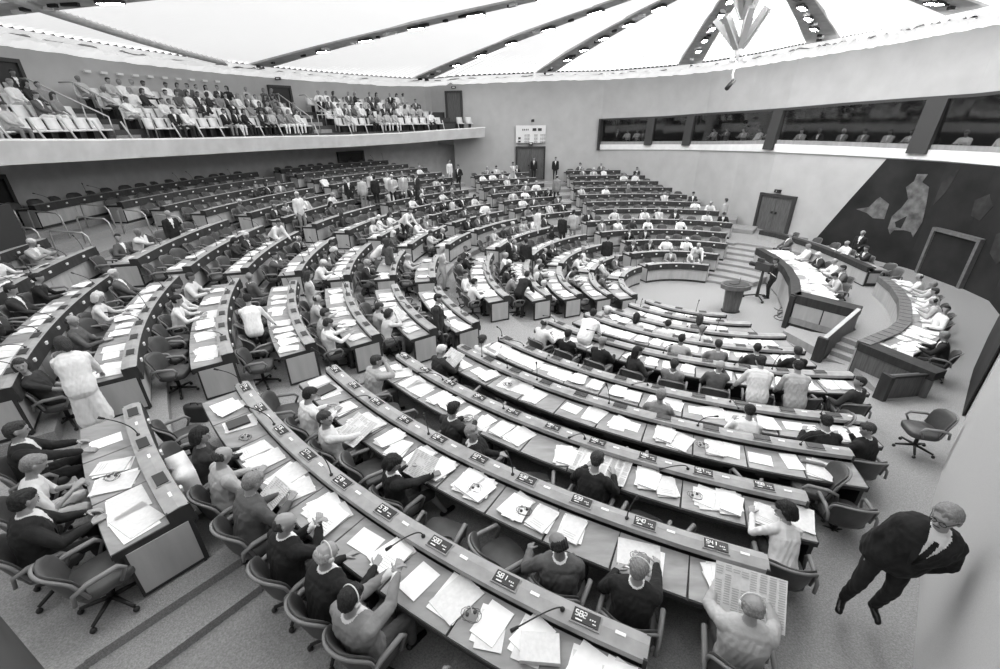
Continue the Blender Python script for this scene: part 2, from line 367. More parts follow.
for nm, s, mt, o_ in (('pale_shape', S1, 'tap2', .075), ('pale_shape', S2, 'tap2', .075), ('dark_inset', S2h, 'tapestry', .085), ('faint_shape', S3, 'tap3', .075), ('faint_shape', S4, 'tap3', .072), ('faint_shape', S5, 'tap3', .072), ('faint_shape', S6, 'tap3', .072)):
    b = MB(); f = [(*wallpt(p[0], o_), p[1]) for p in s]; bk = [(*wallpt(p[0], o_-.03), p[1]) for p in s]; n = len(s)
    b.add(f+bk, [tuple(range(n)), tuple(range(2*n-1, n-1, -1))]+[(i, n+i, n+(i+1) % n, (i+1) % n) for i in range(n)])
    obj(nm, b, M[mt], tp)
# ------------------------------------------------------------ doors
def door(name, p0, p1, z0, z1, leaves=2, inward=1, handle=True, dm='door', fm='doorframe', fw=.14):
    """frame and leaves on the wall line p0-p1, standing proud on the right-hand side of p0->p1"""
    L = math.dist(p0, p1); ux, uy = (p1[0]-p0[0])/L, (p1[1]-p0[1])/L; nx, ny = uy, -ux
    root = D.objects.new(name, None); root.location = ((p0[0]+p1[0])/2, (p0[1]+p1[1])/2, z0); COL.objects.link(root); root['kind'] = 'structure'
    def bx(b, s0, s1, d0, d1, za, zb, m=0):
        q = [(p0[0]+ux*s+nx*d, p0[1]+uy*s+ny*d) for s, d in ((s0, d0), (s1, d0), (s1, d1), (s0, d1))]
        b.hexa([(*c, za) for c in q]+[(*c, zb) for c in q], m)
    b = MB(); bx(b, 0, fw, -.05, .2, z0, z1); bx(b, L-fw, L, -.05, .2, z0, z1); bx(b, fw, L-fw, -.05, .2, z1-fw, z1); obj('door_frame', b, M[fm], root)
    w = (L-2*fw)/leaves
    for i in range(leaves):
        b = MB(); bx(b, fw+i*w+.008, fw+(i+1)*w-.008, .0, .12, z0+.01, z1-fw); lf = obj('door_leaf', b, M[dm], root)
        if handle:
            b = MB(); s = fw+(i+1)*w-.12 if i == 0 else fw+i*w+.12; bx(b, s-.05, s+.05, .12, .17, z0+1.0, z0+1.12); obj('door_handle', b, M['black'], lf, True)

    return root
door('door_1', (1.45, 39.05), (3.85, 38.8), 2.55, 5.05)
d2a, d2b = wallpt(13.9, 0), wallpt(16.0, 0); door('door_2', d2a, d2b, .93, 3.0)
d3a, d3b = wallpt(22.6, .05), wallpt(24.85, .05); door('door_3', d3a, d3b, .45, 2.62, leaves=1, handle=False, dm='tapestry', fm='greywood', fw=.13)
def arcdoor(name, r, a0, a1, z0, z1, **kw): return door(name, P2(r, a1), P2(r, a0), z0, z1, **kw)
arcdoor('door_4', 27.95, 142.2, 145.4, 7.75, 9.2, dm='black', leaves=1, handle=False)  # black leaf stands in for the dark of the open doorway
arcdoor('door_5', 27.95, 171.6, 174.5, 7.7, 9.4, dm='black', leaves=1, handle=False)
door('door_6', (-4.1, 39.95), (-2.75, 39.65), 6.9, 9.1, leaves=1, handle=False)
arcdoor('door_7', 27.15, 133, 137.5, 3.5, 5.0, dm='black')
arcdoor('door_8', 27.15, 178, 181.5, 3.5, 5.3, dm='black')
for nm, (x, y, z), lab in (('exit_sign', (2.65, 38.72, 5.18), 'small dark exit sign above the double door under the scoreboard'), ('exit_sign', (-3.4, 39.6, 9.25), 'small dark exit sign above the door at the gallery end'),
        ('exit_sign', (*wallpt(14.9, .12), 3.1), 'small dark exit sign over the wooden double door near the steps'), ('exit_sign', (*P2(27.8, 143.8), 9.5), 'small dark exit sign over the open gallery doorway')):
    b = MB(); b.box((x, y, z+.08), (.34, .12, .17), 0 if x < 10 else -1.05); b.box((x, y-.07 if x < 10 else y, z+.08), (.2, .02, .06), 0, 1); solo(nm, b, [M['black'], M['white']], lab, 'sign')
# voting board
sb = thing('voting_board', 'white voting results board hanging over the far double door', 'scoreboard', (2.6, 38.9, 5.3))
b = MB(); b.box((2.64, 38.82, 5.95), (2.35, .14, 1.28), -.09); obj('board_panel', b, M['white'], sb)
b = MB()
def seg7(b, x, y, z, h, ch, m=0, rz=0, sx=1):
    segs = {'0': 'abcdef', '1': 'bc', '2': 'abged', '3': 'abgcd', '4': 'fgbc', '5': 'afgcd', '6': 'afgedc', '7': 'abc', '8': 'abcdefg', '9': 'abcdfg'}[ch]
    w = h*.5; t = h*.12
    G = {'a': (0, h, w, t), 'd': (0, 0, w, t), 'g': (0, h/2, w, t), 'b': (w/2, h*.75, t, h/2), 'c': (w/2, h*.25, t, h/2), 'f': (-w/2, h*.75, t, h/2), 'e': (-w/2, h*.25, t, h/2)}
    for s in segs: gx, gz, gw, gh = G[s]; b.box((x+gx, y-gx*.09, z+gz), (gw, .02, gh), -.09, m)
for i, (dx, dz, w, h) in enumerate([(.28, 6.28, .3, .2), (.7, 6.28, .3, .2), (-.9, 5.66, .2, .16), (-.9, 5.42, .2, .12)]):
    b.box((2.64+dx, 38.73-dx*.09, dz), (w, .03, h), -.09)
for r in range(3):
    z = 5.86-r*.24
    for gx, t in ((-.45, '000'), (.33, '00'), (.8, '000')):
        for j, c in enumerate(t): x = 2.64+gx+j*.15; seg7(b, x, 38.73-(x-2.64)*.09, z-.06, .13, c)
obj('board_display', b, M['darkgrey'], sb)
b = MB()
for i in range(5): b.box((2.0+i*.14, 38.78-.0*i, 6.28), (.08, .03, .12), -.09)
obj('board_heading', b, M['darkgrey'], sb)
b = MB(); b.tube([(2.7, 38.9, 7.0), (2.7, 38.6, 7.0), (2.75, 38.45, 6.9)], .05); b.box((2.75, 38.4, 6.92), (.22, .3, .2), 0, 1); solo('security_camera', b, [M['white'], M['black']], 'small white camera on the wall above the voting board', 'camera')
b = MB(); b.box((2.65, 38.75, 5.42-.2), (.3, .1, .22)); solo('wall_clock', b, M['black'], 'small dark box under the voting board over the far door', 'clock')
for i in range(10):
    a = 166-i*1.55; x, y = P2(27.85, a); b = MB(); b.box((x, y, 9.2), (.28, .12, .1), math.radians(a+90)); solo('wall_lamp', b, M['white'], 'small white lamp on the gallery back wall, %s from the left end' % nth(i), 'lamp', 'small lamps along the gallery wall')
# ------------------------------------------------------------ ceiling: a shallow luminous dome of pleated fields between radial ribs
RIMZ = [(a, 9.95) for a in range(-360, 720, 10)]
def rimrad(a):
    """distance from C to the wall line in direction a"""
    a = a % 360; dx, dy = math.cos(math.radians(a)), math.sin(math.radians(a)); best = 28
    for poly in (BW[:6], CW, RP):
        for p, q in zip(poly, poly[1:]):
            ex, ey = q[0]-p[0], q[1]-p[1]; det = dx*(-ey)+ex*dy
            if abs(det) < 1e-9: continue
            rx, ry = p[0]-C0[0], p[1]-C0[1]; t = (rx*(-ey)+ex*ry)/det; u = (dx*ry-dy*rx)/det
            if t > 0 and -.001 <= u <= 1.001: best = min(best, t)
    return best
def rimz(a):
    a = a % 360
    return float(np.interp(a, [0, 10, 20, 35, 50, 80, 100, 125, 150, 172, 205, 250, 285, 360], [10.28, 10.33, 10.25, 10.1, 9.98, 9.9, 9.95, 9.78, 9.95, 10.15, 10.2, 10.3, 10.3, 10.28]))
CW_ = CW; _rr = {}
def rim(a):
    k = round(a*4)/4
    if k not in _rr: _rr[k] = (rimrad(k), rimz(k))
    return _rr[k]
def ceilz(a, r):
    R, z = rim(a); t = min(1, r/R); return 11.5-(11.5-z-.12)*t**1.6
RIBS = [178, 147.5, 121.5, 102.5, 75, 47, 18, -12, -42, -75, -105, -130, -155]
for i, a0 in enumerate(RIBS):
    a1 = RIBS[(i+1) % len(RIBS)]
    if a1 > a0: a1 -= 360
    span = a0-a1; npl = int(span*1.25); b = MB(); rad = [.05, .12, .2, .3, .42, .55, .68, .8, .9, .97]
    V = []; F = []; Ms = []; nn = 3*npl+1
    for ti, t in enumerate(rad):
        for j in range(nn):
            a = a0-span*(j//3+(0, .56, .78)[j % 3])/npl; R, z = rim(a); r = t*(R-.35); zz = ceilz(a, r)+(0.04 if j % 3 < 2 else -.05)
            V.append((*P2(r, a), zz))
    for ti in range(len(rad)-1):
        for j in range(nn-1): F.append((ti*nn+j, ti*nn+j+1, (ti+1)*nn+j+1, (ti+1)*nn+j)); Ms.append(1 if j % 3 else 0)
    b.V = V; b.F = F; b.M = Ms; b.S = [False]*len(F)
    struct('ceiling_field', b, [M['glow'], M['blade']])
for i, a in enumerate(RIBS):
    b = MB(); V = []; T = [.04, .15, .3, .5, .7, .85, .985]
    for t in T:
        R, z = rim(a); r = t*(R-.2); w = .2+.5*t; zz = ceilz(a, r)-.10; ar = math.radians(a); nx, ny = -math.sin(ar)*w, math.cos(ar)*w; x, y = P2(r, a)
        V += [(x-nx, y-ny, zz), (x+nx, y+ny, zz), (x+nx, y+ny, zz+.2), (x-nx, y-ny, zz+.2)]
    F = [(0, 1, 2, 3), (24, 27, 26, 25)]
    for q in range(6):
        for e in range(4): F.append((q*4+e, q*4+4+e, q*4+4+(e+1) % 4, q*4+(e+1) % 4))
    b.add(V, F); struct('ceiling_beam', b, M['rib'])
    b = MB(); rg = random.Random(i)     # fittings bunched at the rim end of the rib
    for q in range(16):
        t = .3+.6*rg.random(); x, y = P2(rim(a)[0]*t, a+rg.uniform(-.5, .5)); b.box((x, y, ceilz(a, rim(a)[0]*t)-.15), (rg.uniform(.15, .5), rg.uniform(.08, .2), .1), math.radians(a)+rg.uniform(-.4, .4), q % 2)
    for q in range(7):
        x, y = P2(rim(a)[0]*.955+rg.uniform(-.5, .3), a+rg.uniform(-1.0, 1.0)); b.box((x, y, ceilz(a, rim(a)[0]*.95)-.16), (rg.uniform(.1, .4), rg.uniform(.1, .3), .12), rg.random()*3)
    struct('ceiling_fitting', b, [M['black'], M['white']])
b = MB(); V = []; F = []; NA = 480; prof = [(.94, .12), (.95, -.02), (.965, .06), (.975, -.08), (.99, -.06), (1.0, -.30)]; rg = random.Random(5)
for j in range(NA):
    a = 360*j/NA; R, z = rim(a)
    for q, (t, dz) in enumerate(prof):
        jit = 0 if q == 0 else (rg.random()-.5)*(.2 if q < 5 else .06)
        rr_ = R-.75*(1-t)/.03; V.append((*P2(rr_, a), z+dz+jit+(.1 if q == 4 else 0)))
K = len(prof)
for j in range(NA):
    for q in range(K-1): F.append((j*K+q, ((j+1) % NA)*K+q, ((j+1) % NA)*K+q+1, j*K+q+1))
b.add(V, F, 0, False); struct('ceiling_cove', b, M['cove'])
b = MB(); pts = [P2(rim(a)[0]-.85, a) for a in range(20, 210, 2)]   # shadow gap inside the cove, drawn as a solid tube
b2 = [(P2(rim(a)[0]-1.1+.12*math.sin(a*2.3), a)[0], P2(rim(a)[0]-1.1+.12*math.sin(a*2.3), a)[1], rim(a)[1]+.02+.05*math.sin(a*1.7)) for a in range(20, 210, 2)]
b.tube(b2, .045, 6); struct('ceiling_gap_shadow', b, M['rib'])
b = MB(); b2 = [(*P2(22.6+4.5*(max(0, 188-a)/38)**1.5, a), ceilz(a, 22.6+4.5*(max(0, 188-a)/38)**1.5)-.1) for a in range(150, 206, 2)]; b.tube(b2, .16, 6); struct('ceiling_gap_shadow', b, M['rib'])  # solid tube in place of the dark gap shadow along the outer band
for i, a in enumerate(RIBS):
    for j, t in enumerate((.26, .38, .5, .62, .74)):
        x, y = P2(rim(a)[0]*t, a); z = ceilz(a, rim(a)[0]*t)-.22; b = MB(); b.box((x, y, z+.04), (.86, .26, .1), math.radians(a)); b.box((x, y, z-.012), (.8, .2, .006), math.radians(a), 1)
        solo('added_ceiling_lamp', b, [M['darkgrey'], M['ribfill']], 'rectangular lamp under a ceiling rib, %s from the centre, %s rib clockwise from the left' % (nth(j), nth(i)), 'lamp', 'lamps under the ceiling ribs')  # added fixtures that carry much of the hall's light
# hanging lamp under the centre of the dome
hl = thing('hanging_lamp', 'cluster of angled grey square tubes hanging from the ceiling centre', 'lamp', (7.65, 16.5, 8.9))
b = MB(); b.tube([(7.65, 16.5, 11.5), (7.65, 16.5, 8.6)], .05, 8); b.ell((7.65, 16.5, 8.9), (.13, .13, .2), m=0); b.ell((7.45, 16.4, 8.6), (.1, .1, .08)); b.ell((7.88, 16.45, 8.62), (.1, .1, .1)); obj('hub', b, M['white'], hl)
rg = random.Random(3)
for lvl, z0, n, ln, tilt in ((0, 8.85, 7, 1.1, .72), (1, 9.6, 8, 1.3, .42)):
    for i in range(n):
        a = 2*math.pi*i/n+lvl*.4; tl = tilt*(.75+.5*rg.random()); d = Vector((math.cos(a)*math.sin(tl), math.sin(a)*math.sin(tl), math.cos(tl)))
        p0 = Vector((7.65, 16.5, z0))+d*.12; p1 = p0+d*ln; s = Vector((-math.sin(a), math.cos(a), 0)); t = d.cross(s); w = .085; b = MB()
        b.hexa([tuple(p0+s*x*w+t*y*w) for x, y in ((-1,-1), (1,-1), (1,1), (-1,1))]+[tuple(p1+s*x*w+t*y*w) for x, y in ((-1,-1), (1,-1), (1,1), (-1,1))]); obj('lamp_tube', b, M['metal'], hl)
b = MB(); b.tube([(7.65, 16.5, 8.6), (7.57, 16.45, 8.2), (7.65, 16.5, 8.0)], .035, 6, 1); b.tube([(7.67, 16.5, 8.05), (7.42, 16.35, 7.8)], .07, 8, 0); obj('cable_and_microphone', b, [M['black'], M['white']], hl)
# dark sill of the booth the photograph is taken from
b = MB(); b.tube([(-2.5, 1.27, 5.4), (-1.82, .90, 5.4), (-1.49, .72, 5.4), (-1.0, .455, 5.4)], .1, 8); struct('trim_5', b, M['deskdark'])
# ------------------------------------------------------------ public gallery
GT, GB = 6.45, 5.72
b = MB(); pts = [P2(23, a) for a in range(204, 112, -2)]
def gz(a): return float(np.interp(a, [113, 130, 141, 165, 178, 187, 204], [.08, -.18, -.22, -.08, .05, .18, .25]))
V = []; F = []
angs = [113.4]+list(range(115, 205, 1))
for a in angs:
    d = gz(a)
    for r, z in ((22.95, GB+d), (22.80, GT+d-.06), (22.85, GT+d), (23.15, GT+d), (23.2, GB+d+.1), (27.3, GB+d+.25), (27.3, GB+d)):
        V.append((*P2(r, a), z))
for i in range(len(angs)-1):
    for q in range(7): F.append((i*7+q, (i+1)*7+q, (i+1)*7+(q+1) % 7, i*7+(q+1) % 7))
F += [tuple(range(6, -1, -1)), tuple((len(angs)-1)*7+q for q in range(7))]
b.add(V, F); struct('wall_gallery_parapet', b, M['parapet'])
GR = [23.9, 24.9, 25.9, 26.9]
for i in range(4):
    b = MB(); r0, r1 = (23.2 if i == 0 else GR[i]-.55), (GR[i]+.47 if i < 3 else 28)
    b.path([P2((r0+r1)/2, 118+87*j/60) for j in range(61)], [((r1-r0)/2, 6.35+.42*i), (-(r1-r0)/2, 6.35+.42*i), (-(r1-r0)/2, 5.9), ((r1-r0)/2, 5.9)]); struct('floor_gallery_tier', b, M['darkgrey'])
b = MB(); b.path([P2(25.5, 114+4.2*j/4) for j in range(5)], [(2.4, 6.36), (-2.4, 6.36), (-2.4, 5.9), (2.4, 5.9)]); struct('floor_gallery_tier', b, M['darkgrey'])
b = MB(); b.box((-3.4, 39.0, 6.62), (1.5, .3, .6), -.2); solo('low_screen', b, M['doorframe'], 'low dark partition in front of the door at the gallery end', 'partition')
GAISLE = [(141.5, 145.2), (169.5, 173.0)]
for ai, (a0, a1) in enumerate(GAISLE):
    for j in range(6):
        b = MB(); r0 = 24.1+j*.48; z = 6.35+.21*(j+1)
        b.path([P2(r0+.4, a1-.3-(a1-a0-.6)*q/4) for q in range(5)][::-1], [(.6, z), (-.4, z), (-.4, 6.2), (.6, 6.2)]); struct('floor_gallery_step', b, M['console'] if ai == 0 else M['carpet'])
    for side, a in enumerate((a0-.15, a1+.15)):
        which = 'right' if side == 0 else 'left'; place = 'middle' if ai == 0 else 'left'
        r = thing('stair_handrail', 'slim metal handrail on the %s side of the %s gallery stairs' % (which, place), 'handrail', (*P2(24, a), 6.4), 0, 'gallery stair handrails')
        b = MB(); p = [(*P2(23.9, a), 6.45), (*P2(23.9, a), 7.25), (*P2(26.9, a), 8.65), (*P2(27.6, a), 8.65)]; b.tube(p, .03, 6); obj('top_rail', b, M['metal'], r)
        for t in (24.9, 25.9, 26.9):
            b = MB(); zt_ = 7.25+(t-23.9)/3*1.4; b.tube([(*P2(t, a), zt_-.95), (*P2(t, a), zt_)], .024, 6); obj('post', b, M['metal'], r)
    b = MB(); c0, c1 = a0+.1, a1-.1; b.tube([(*P2(23.35, c0), 6.4), (*P2(23.35, c0), 7.4), (*P2(23.35, c1), 7.4), (*P2(23.35, c1), 6.4)], .028, 6)
    solo('stair_gate', b, M['metal'], 'square metal guard hoop at the foot of the %s gallery stairs' % ('middle' if ai == 0 else 'left'), 'railing')
gp = 0
for a in np.arange(201, 117, -3.05):
    if any(x-.5 < a < y+.5 for x, y in GAISLE): continue
    b = MB(); z = GT+gz(a); b.tube([(*P2(22.98, a), z-.05), (*P2(23.28, a), z+.62)], .035, 6); solo('railing_post', b, M['metal'], 'leaning metal post on the gallery parapet, %s from the left end' % nth(gp), 'post', 'posts along the gallery parapet'); gp += 1
def bench_shell():
    b = MB(); b.slab((0, .02, .42), .5, .46, .07, m=0)
    R = []
    for t in range(6):
        v = t/5; z = .44+.42*v; y = -.2-.10*v; R.append([(-.24+.02*v, y+.03, z), (.24-.02*v, y+.03, z), (.24-.02*v, y-.04, z), (-.24+.02*v, y-.04, z)])
    b.rings(R); b.box((0, 0, .2), (.1, .3, .4), 0, 1); return b.mesh('gallery_seat', [M['gseat'], M['black']])
GSM = bench_shell(); GSEATS = []
def smooth_seats(lo, hi, r, pitch): n = int((hi-lo)/math.degrees(pitch/r)); return [hi-(i+.5)*(hi-lo)/n for i in range(n)]
for i in range(4):
    bays = [(121+i*1.1, 141), (145.6, 169), (173.5, 186)]
    if i == 0: bays.append((114.6, 118.2))
    for bi, (lo, hi) in enumerate(bays):
        for j, a in enumerate(smooth_seats(lo, hi, GR[i], .56)):
            GSEATS.append((i, bi, j, a))
BN = ['right', 'middle', 'left', 'end']
for i, bi, j, a in GSEATS:
    o = link(D.objects.new('gallery_seat', GSM)); x, y = P2(GR[i], a); o.location = (x, y, 6.36+.42*i); o.rotation_euler = (0, 0, math.radians(a+90))
    tag(o, 'pale gallery seat, %s seat of the %s row, %s gallery bay' % (nth(j), nth(i), BN[bi]), 'seat', 'pale seats of the public gallery')
# ------------------------------------------------------------ delegates' desks
def arcsweep(b, r, a0, a1, prof, m=0, ms=None, step=.45):
    b.path(arc(r, a0, a1, step), prof, m, True, ms)
SEATS = []     # (k, angle, block name, row index, seat index)
MICS = []
def mic_mesh(h, bend, kind=0):
    b = MB(); P = [(0, 0, 0)]
    for i in range(1, 9):
        t = i/8; P.append((0, bend*t*t, h*(t-.25*t*t*abs(bend)*1.2)))
    b.tube(P, .007, 6); e = P[-1]; d = (Vector(P[-1])-Vector(P[-2])).normalized(); b.tube([e, tuple(Vector(e)+d*.07)], [.014, .018], 8); b.tube([(0, 0, -.01), (0, 0, .02)], .022, 8)
    return b.mesh('microphone', [M['black']])
MICM = [mic_mesh(.38, .25), mic_mesh(.34, .42), mic_mesh(.42, .1), mic_mesh(.26, .5)]
def unit_mesh(digits):
    b = MB(); b.box((0, 0, .012), (.24, .12, .024), 0, 0); b.box((0, 0, .006), (.27, .15, .012), 0, 2)
    if digits:
        for i, c in enumerate(digits): seg_flat(b, -.085+i*.036, .012, .05, c)
        for i in range(3): b.box((.04+i*.02, -.005, .026), (.012, .012, .006), 0, 1)
        b.box((.08, -.035, .026), (.03, .008, .004), 0, 1); b.box((-.055, -.045, .026), (.06, .012, .004), 0, 1)
    return b
def seg_flat(b, x, y, h, ch):
    segs = {'0': 'abcdef', '1': 'bc', '2': 'abged', '3': 'abgcd', '4': 'fgbc', '5': 'afgcd', '6': 'afgedc', '7': 'abc', '8': 'abcdefg', '9': 'abcdfg'}[ch]; w = h*.5; t = h*.17
    G = {'a': (0, h/2, w, t), 'd': (0, -h/2, w, t), 'g': (0, 0, w, t), 'b': (w/2, h/4, t, h/2), 'c': (w/2, -h/4, t, h/2), 'f': (-w/2, h/4, t, h/2), 'e': (-w/2, -h/4, t, h/2)}
    for s in segs: gx, gy, gw, gh = G[s]; b.box((x+gx, y+gy, .027), (gw, gh, .005), 0, 1)
UNITM = {}
def unit(d):
    if d not in UNITM: UNITM[d] = unit_mesh(d).mesh('control_unit', [M['black'], M['white'], M['console']])
    return UNITM[d]
number = 582
def desk_row(k, a0, a1, block, ri, pitch=None, first=None, panel_lo=True, panel_hi=True, nums=False):
    """a0<a1 in degrees. Looking from the seats towards the middle of the hall"""
    global number
    r = RK[k]; z = zf(k); am = (a0+a1)/2; L = (*P2(r, am), z); near = camdist(*P2(r, am)) < 15.5 or block == 'near block'
    d = thing('delegates_desk', 'long curved delegates desk, %s row from the floor, %s' % (nth(ri), block), 'desk', L, 0, 'curved delegates desks')
    b = MB(); arcsweep(b, r, a0, a1, [(-.10, z+.80), (-.105, z+.865), (.0, z+.885), (.12, z+.865), (.12, z+.80)], 0); obj('console', b, M['console'], d)
    b = MB(); arcsweep(b, r, a0, a1, [(-.13, z+.60), (-.105, z+.866), (-.08, z+.866), (-.09, z+.60)], 0)
    dp = math.degrees((pitch or .78)/r) if pitch is None or pitch > 2 else pitch
    dp = pitch if pitch else math.degrees(.78/r)
    n = max(1, int((a1-a0+.15)/dp)); off = first if first is not None else a0+((a1-a0)-n*dp)/2
    for i in range(n):
        a = off+(i+.5)*dp; x, y = P2(r-.127, a)
        b.box((x, y, z+.755), (.03, .075, .055), math.radians(a), 1, )
    obj('fascia', b, [M['fascia'], M['white']], d)
    b = MB(); m = max(1, round((a1-a0)/dp)); w = (a1-a0)/m; g = math.degrees(.006/r)
    for i in range(m): arcsweep(b, r, a0+i*w+g, a0+(i+1)*w-g, [(-.08, z+.1), (-.08, z+.6), (-.05, z+.6), (-.05, z+.1)], 0, step=.5)
    obj('front_panel', b, M['front'], d)
    b = MB(); arcsweep(b, r, a0, a1, [(-.05, z+.0), (-.05, z+.1), (-.02, z+.1), (-.02, z+.0)]); arcsweep(b, r, a0, a1, [(-.05, z+.1), (-.05, z+.78), (-.03, z+.78), (-.03, z+.1)]); obj('plinth', b, M['deskdark'], d)
    b = MB()
    for i in range(m): arcsweep(b, r, a0+i*w+g*.8, a0+(i+1)*w-g*.8, [(.12, z+.715), (.12, z+.745), (.635, z+.735), (.635, z+.705)], 0, step=.5)
    obj('desk_top', b, M['desk'], d)
    b = MB(); arcsweep(b, r, a0, a1, [(.1, z+.66), (.1, z+.715), (.645, z+.705), (.645, z+.66)]); obj('desk_edge', b, M['deskdark'], d)
    for a, on, s in ((a0, panel_lo, 1), (a1, panel_hi, -1)):
        th = math.degrees(.03/r)*s
        b = MB(); q = [P2(r-.08, a), P2(r+.57, a), P2(r+.57, a+th*1.6), P2(r-.08, a+th*1.6)]; b.prism(q, z+.02, z+.70); ep = obj('end_panel', b, M['deskdark'], d)
        b = MB(); q = [P2(r-.03, a-th*.5), P2(r+.54, a-th*.5), P2(r+.54, a+th*.2), P2(r-.03, a+th*.2)]; b.prism(q, z+.07, z+.66); obj('inset_panel', b, M['front'], ep)
        b = MB(); q = [P2(r-.13, a-th*.2), P2(r+.63, a-th*.2), P2(r+.63, a+th), P2(r-.13, a+th)]; b.prism(q, z+.60 if not near else z+.64, z+.735); b.prism([P2(r-.105, a-th*.2), P2(r+.12, a-th*.2), P2(r+.12, a+th), P2(r-.105, a+th)], z+.735, z+.868); obj('end_cap', b, M['deskdark' if not near else 'fascia'], d)
    seats = [(k, off+(i+.5)*dp, block, ri, i) for i in range(n)]; SEATS.extend(seats)
    dist = camdist(*P2(r, am))
    rg = random.Random(int(k*100+a0))
    for i, (k_, a, *_r) in enumerate(seats):
        x, y = P2(r+.005, a-dp*.18); dd = camdist(x, y)
        if dd < 17.5:
            dg = ''
            if nums: dg = str(nums-n+1+i)
            o = link(D.objects.new('control_unit', unit(dg if nums else '')), d); o.location = (x-L[0], y-L[1], .876); o.rotation_euler = (0, 0, math.radians(a+90))
            if dd < 11:
                b = MB(); xx, yy = P2(r+.0, a+dp*.2); b.box((xx, yy, z+.886), (.09, .03, .006), math.radians(a+90)); obj('name_plate', b, M['white'], d)
        if i % 2 == (0 if nums else rg.randint(0, 1)) and (dd < 24 or rg.random() < .5):
            mm = MICM[rg.randrange(4)]; o = link(D.objects.new('microphone', mm), d); mx, my = P2(r+.02, a-dp*.45); o.location = (mx-L[0], my-L[1], .88)
            o.rotation_euler = (0, 0, math.radians(a-90+rg.uniform(-50, 50)))
    if near:
        b = MB()
        for i in range(n):
            a = off+(i+.5)*dp; arcsweep(b, r, a-dp*.32, a+dp*.1, [(.47, z+.55), (.47, z+.60), (.56, z+.60), (.56, z+.55)])
        obj('drawer_tray', b, M['darkgrey'], d)
    return d
NB = 'near block'
for k, st, pitch in ((9, 220.2, 2.87), (8, 220.3, 2.97), (7, 220.4, 3.15), (6, 221.2, 3.6), (5, 220.8, 4.1)):
    end = ENDR[k]-1.0; n = int((end-st)/pitch); n = round((end-st)/pitch); p = (end-st)/n
    desk_row(k, st, end, NB, k, p, st, nums={9: 582, 8: 541, 7: 498}.get(k, 0))
desk_row(10, 220.3, 229.4, NB, 10, 3.03, 220.3)
for k in range(0, 5): desk_row(k, 219.3 if k > 2 else (212 if k == 0 else 216), ENDR[k]-.3, 'near block', k)
for k in range(0, 5): desk_row(k, [164, 167, 168, 168, 168.5][k], [200, 202, 202.5, 204.0, 204.0][k], 'inner middle block', k)
for k in range(0, 5): desk_row(k, [122, 121.5, 121, 120.5, 120.3][k], [159, 161.3, 163, 162, 161.5][k], 'inner block before the far door', k)
for k in range(0, 5): desk_row(k, [59.6, 56.8, 55.5, 57.8, 57.5][k], [113.8, 113.3, 106, 112.5, 111.5][k], 'block beside the wall steps', k)
for k in range(5, 12): desk_row(k, [62.8, 68.5, 71.9, 75.4, 78.4, 81, 86][k-5], [102, 102.2, 101.7, 101.3, 99.5, 99, 98.5][k-5], 'far block under the booths', k)
for k in range(5, 12): desk_row(k, 107.4, [127.5, 126.6, 125.3, 124.8, 123.6, 121.6, 120.5][k-5], 'far door block', k)
for k in range(5, 16): desk_row(k, [132, 131, 130, 129, 128, 127, 126, 126, 127, 129, 131][k-5], 150.2, 'gallery right block', k)
for k in range(5, 16): desk_row(k, 153.8, [167, 172.3, 171, 171, 171, 171, 171.5, 174, 175, 176, 181][k-5], 'gallery middle block', k)
for k in range(5, 12): desk_row(k, [176, 177, 176, 176, 176, 176, 176][k-5], [192, 192.5, 194, 193.5, 193.7, 194.4, 193.2][k-5], 'gallery left block', k)
for k in range(5, 14): desk_row(k, [197.2, 197.2, 197.3, 197.4, 197.4, 197.4, 197.2, 190.6, 189.5][k-5], [214.9, 215.5, 215.3, 215.5, 215.5, 215.8, 216.4, 216, 214][k-5], 'left block', k)
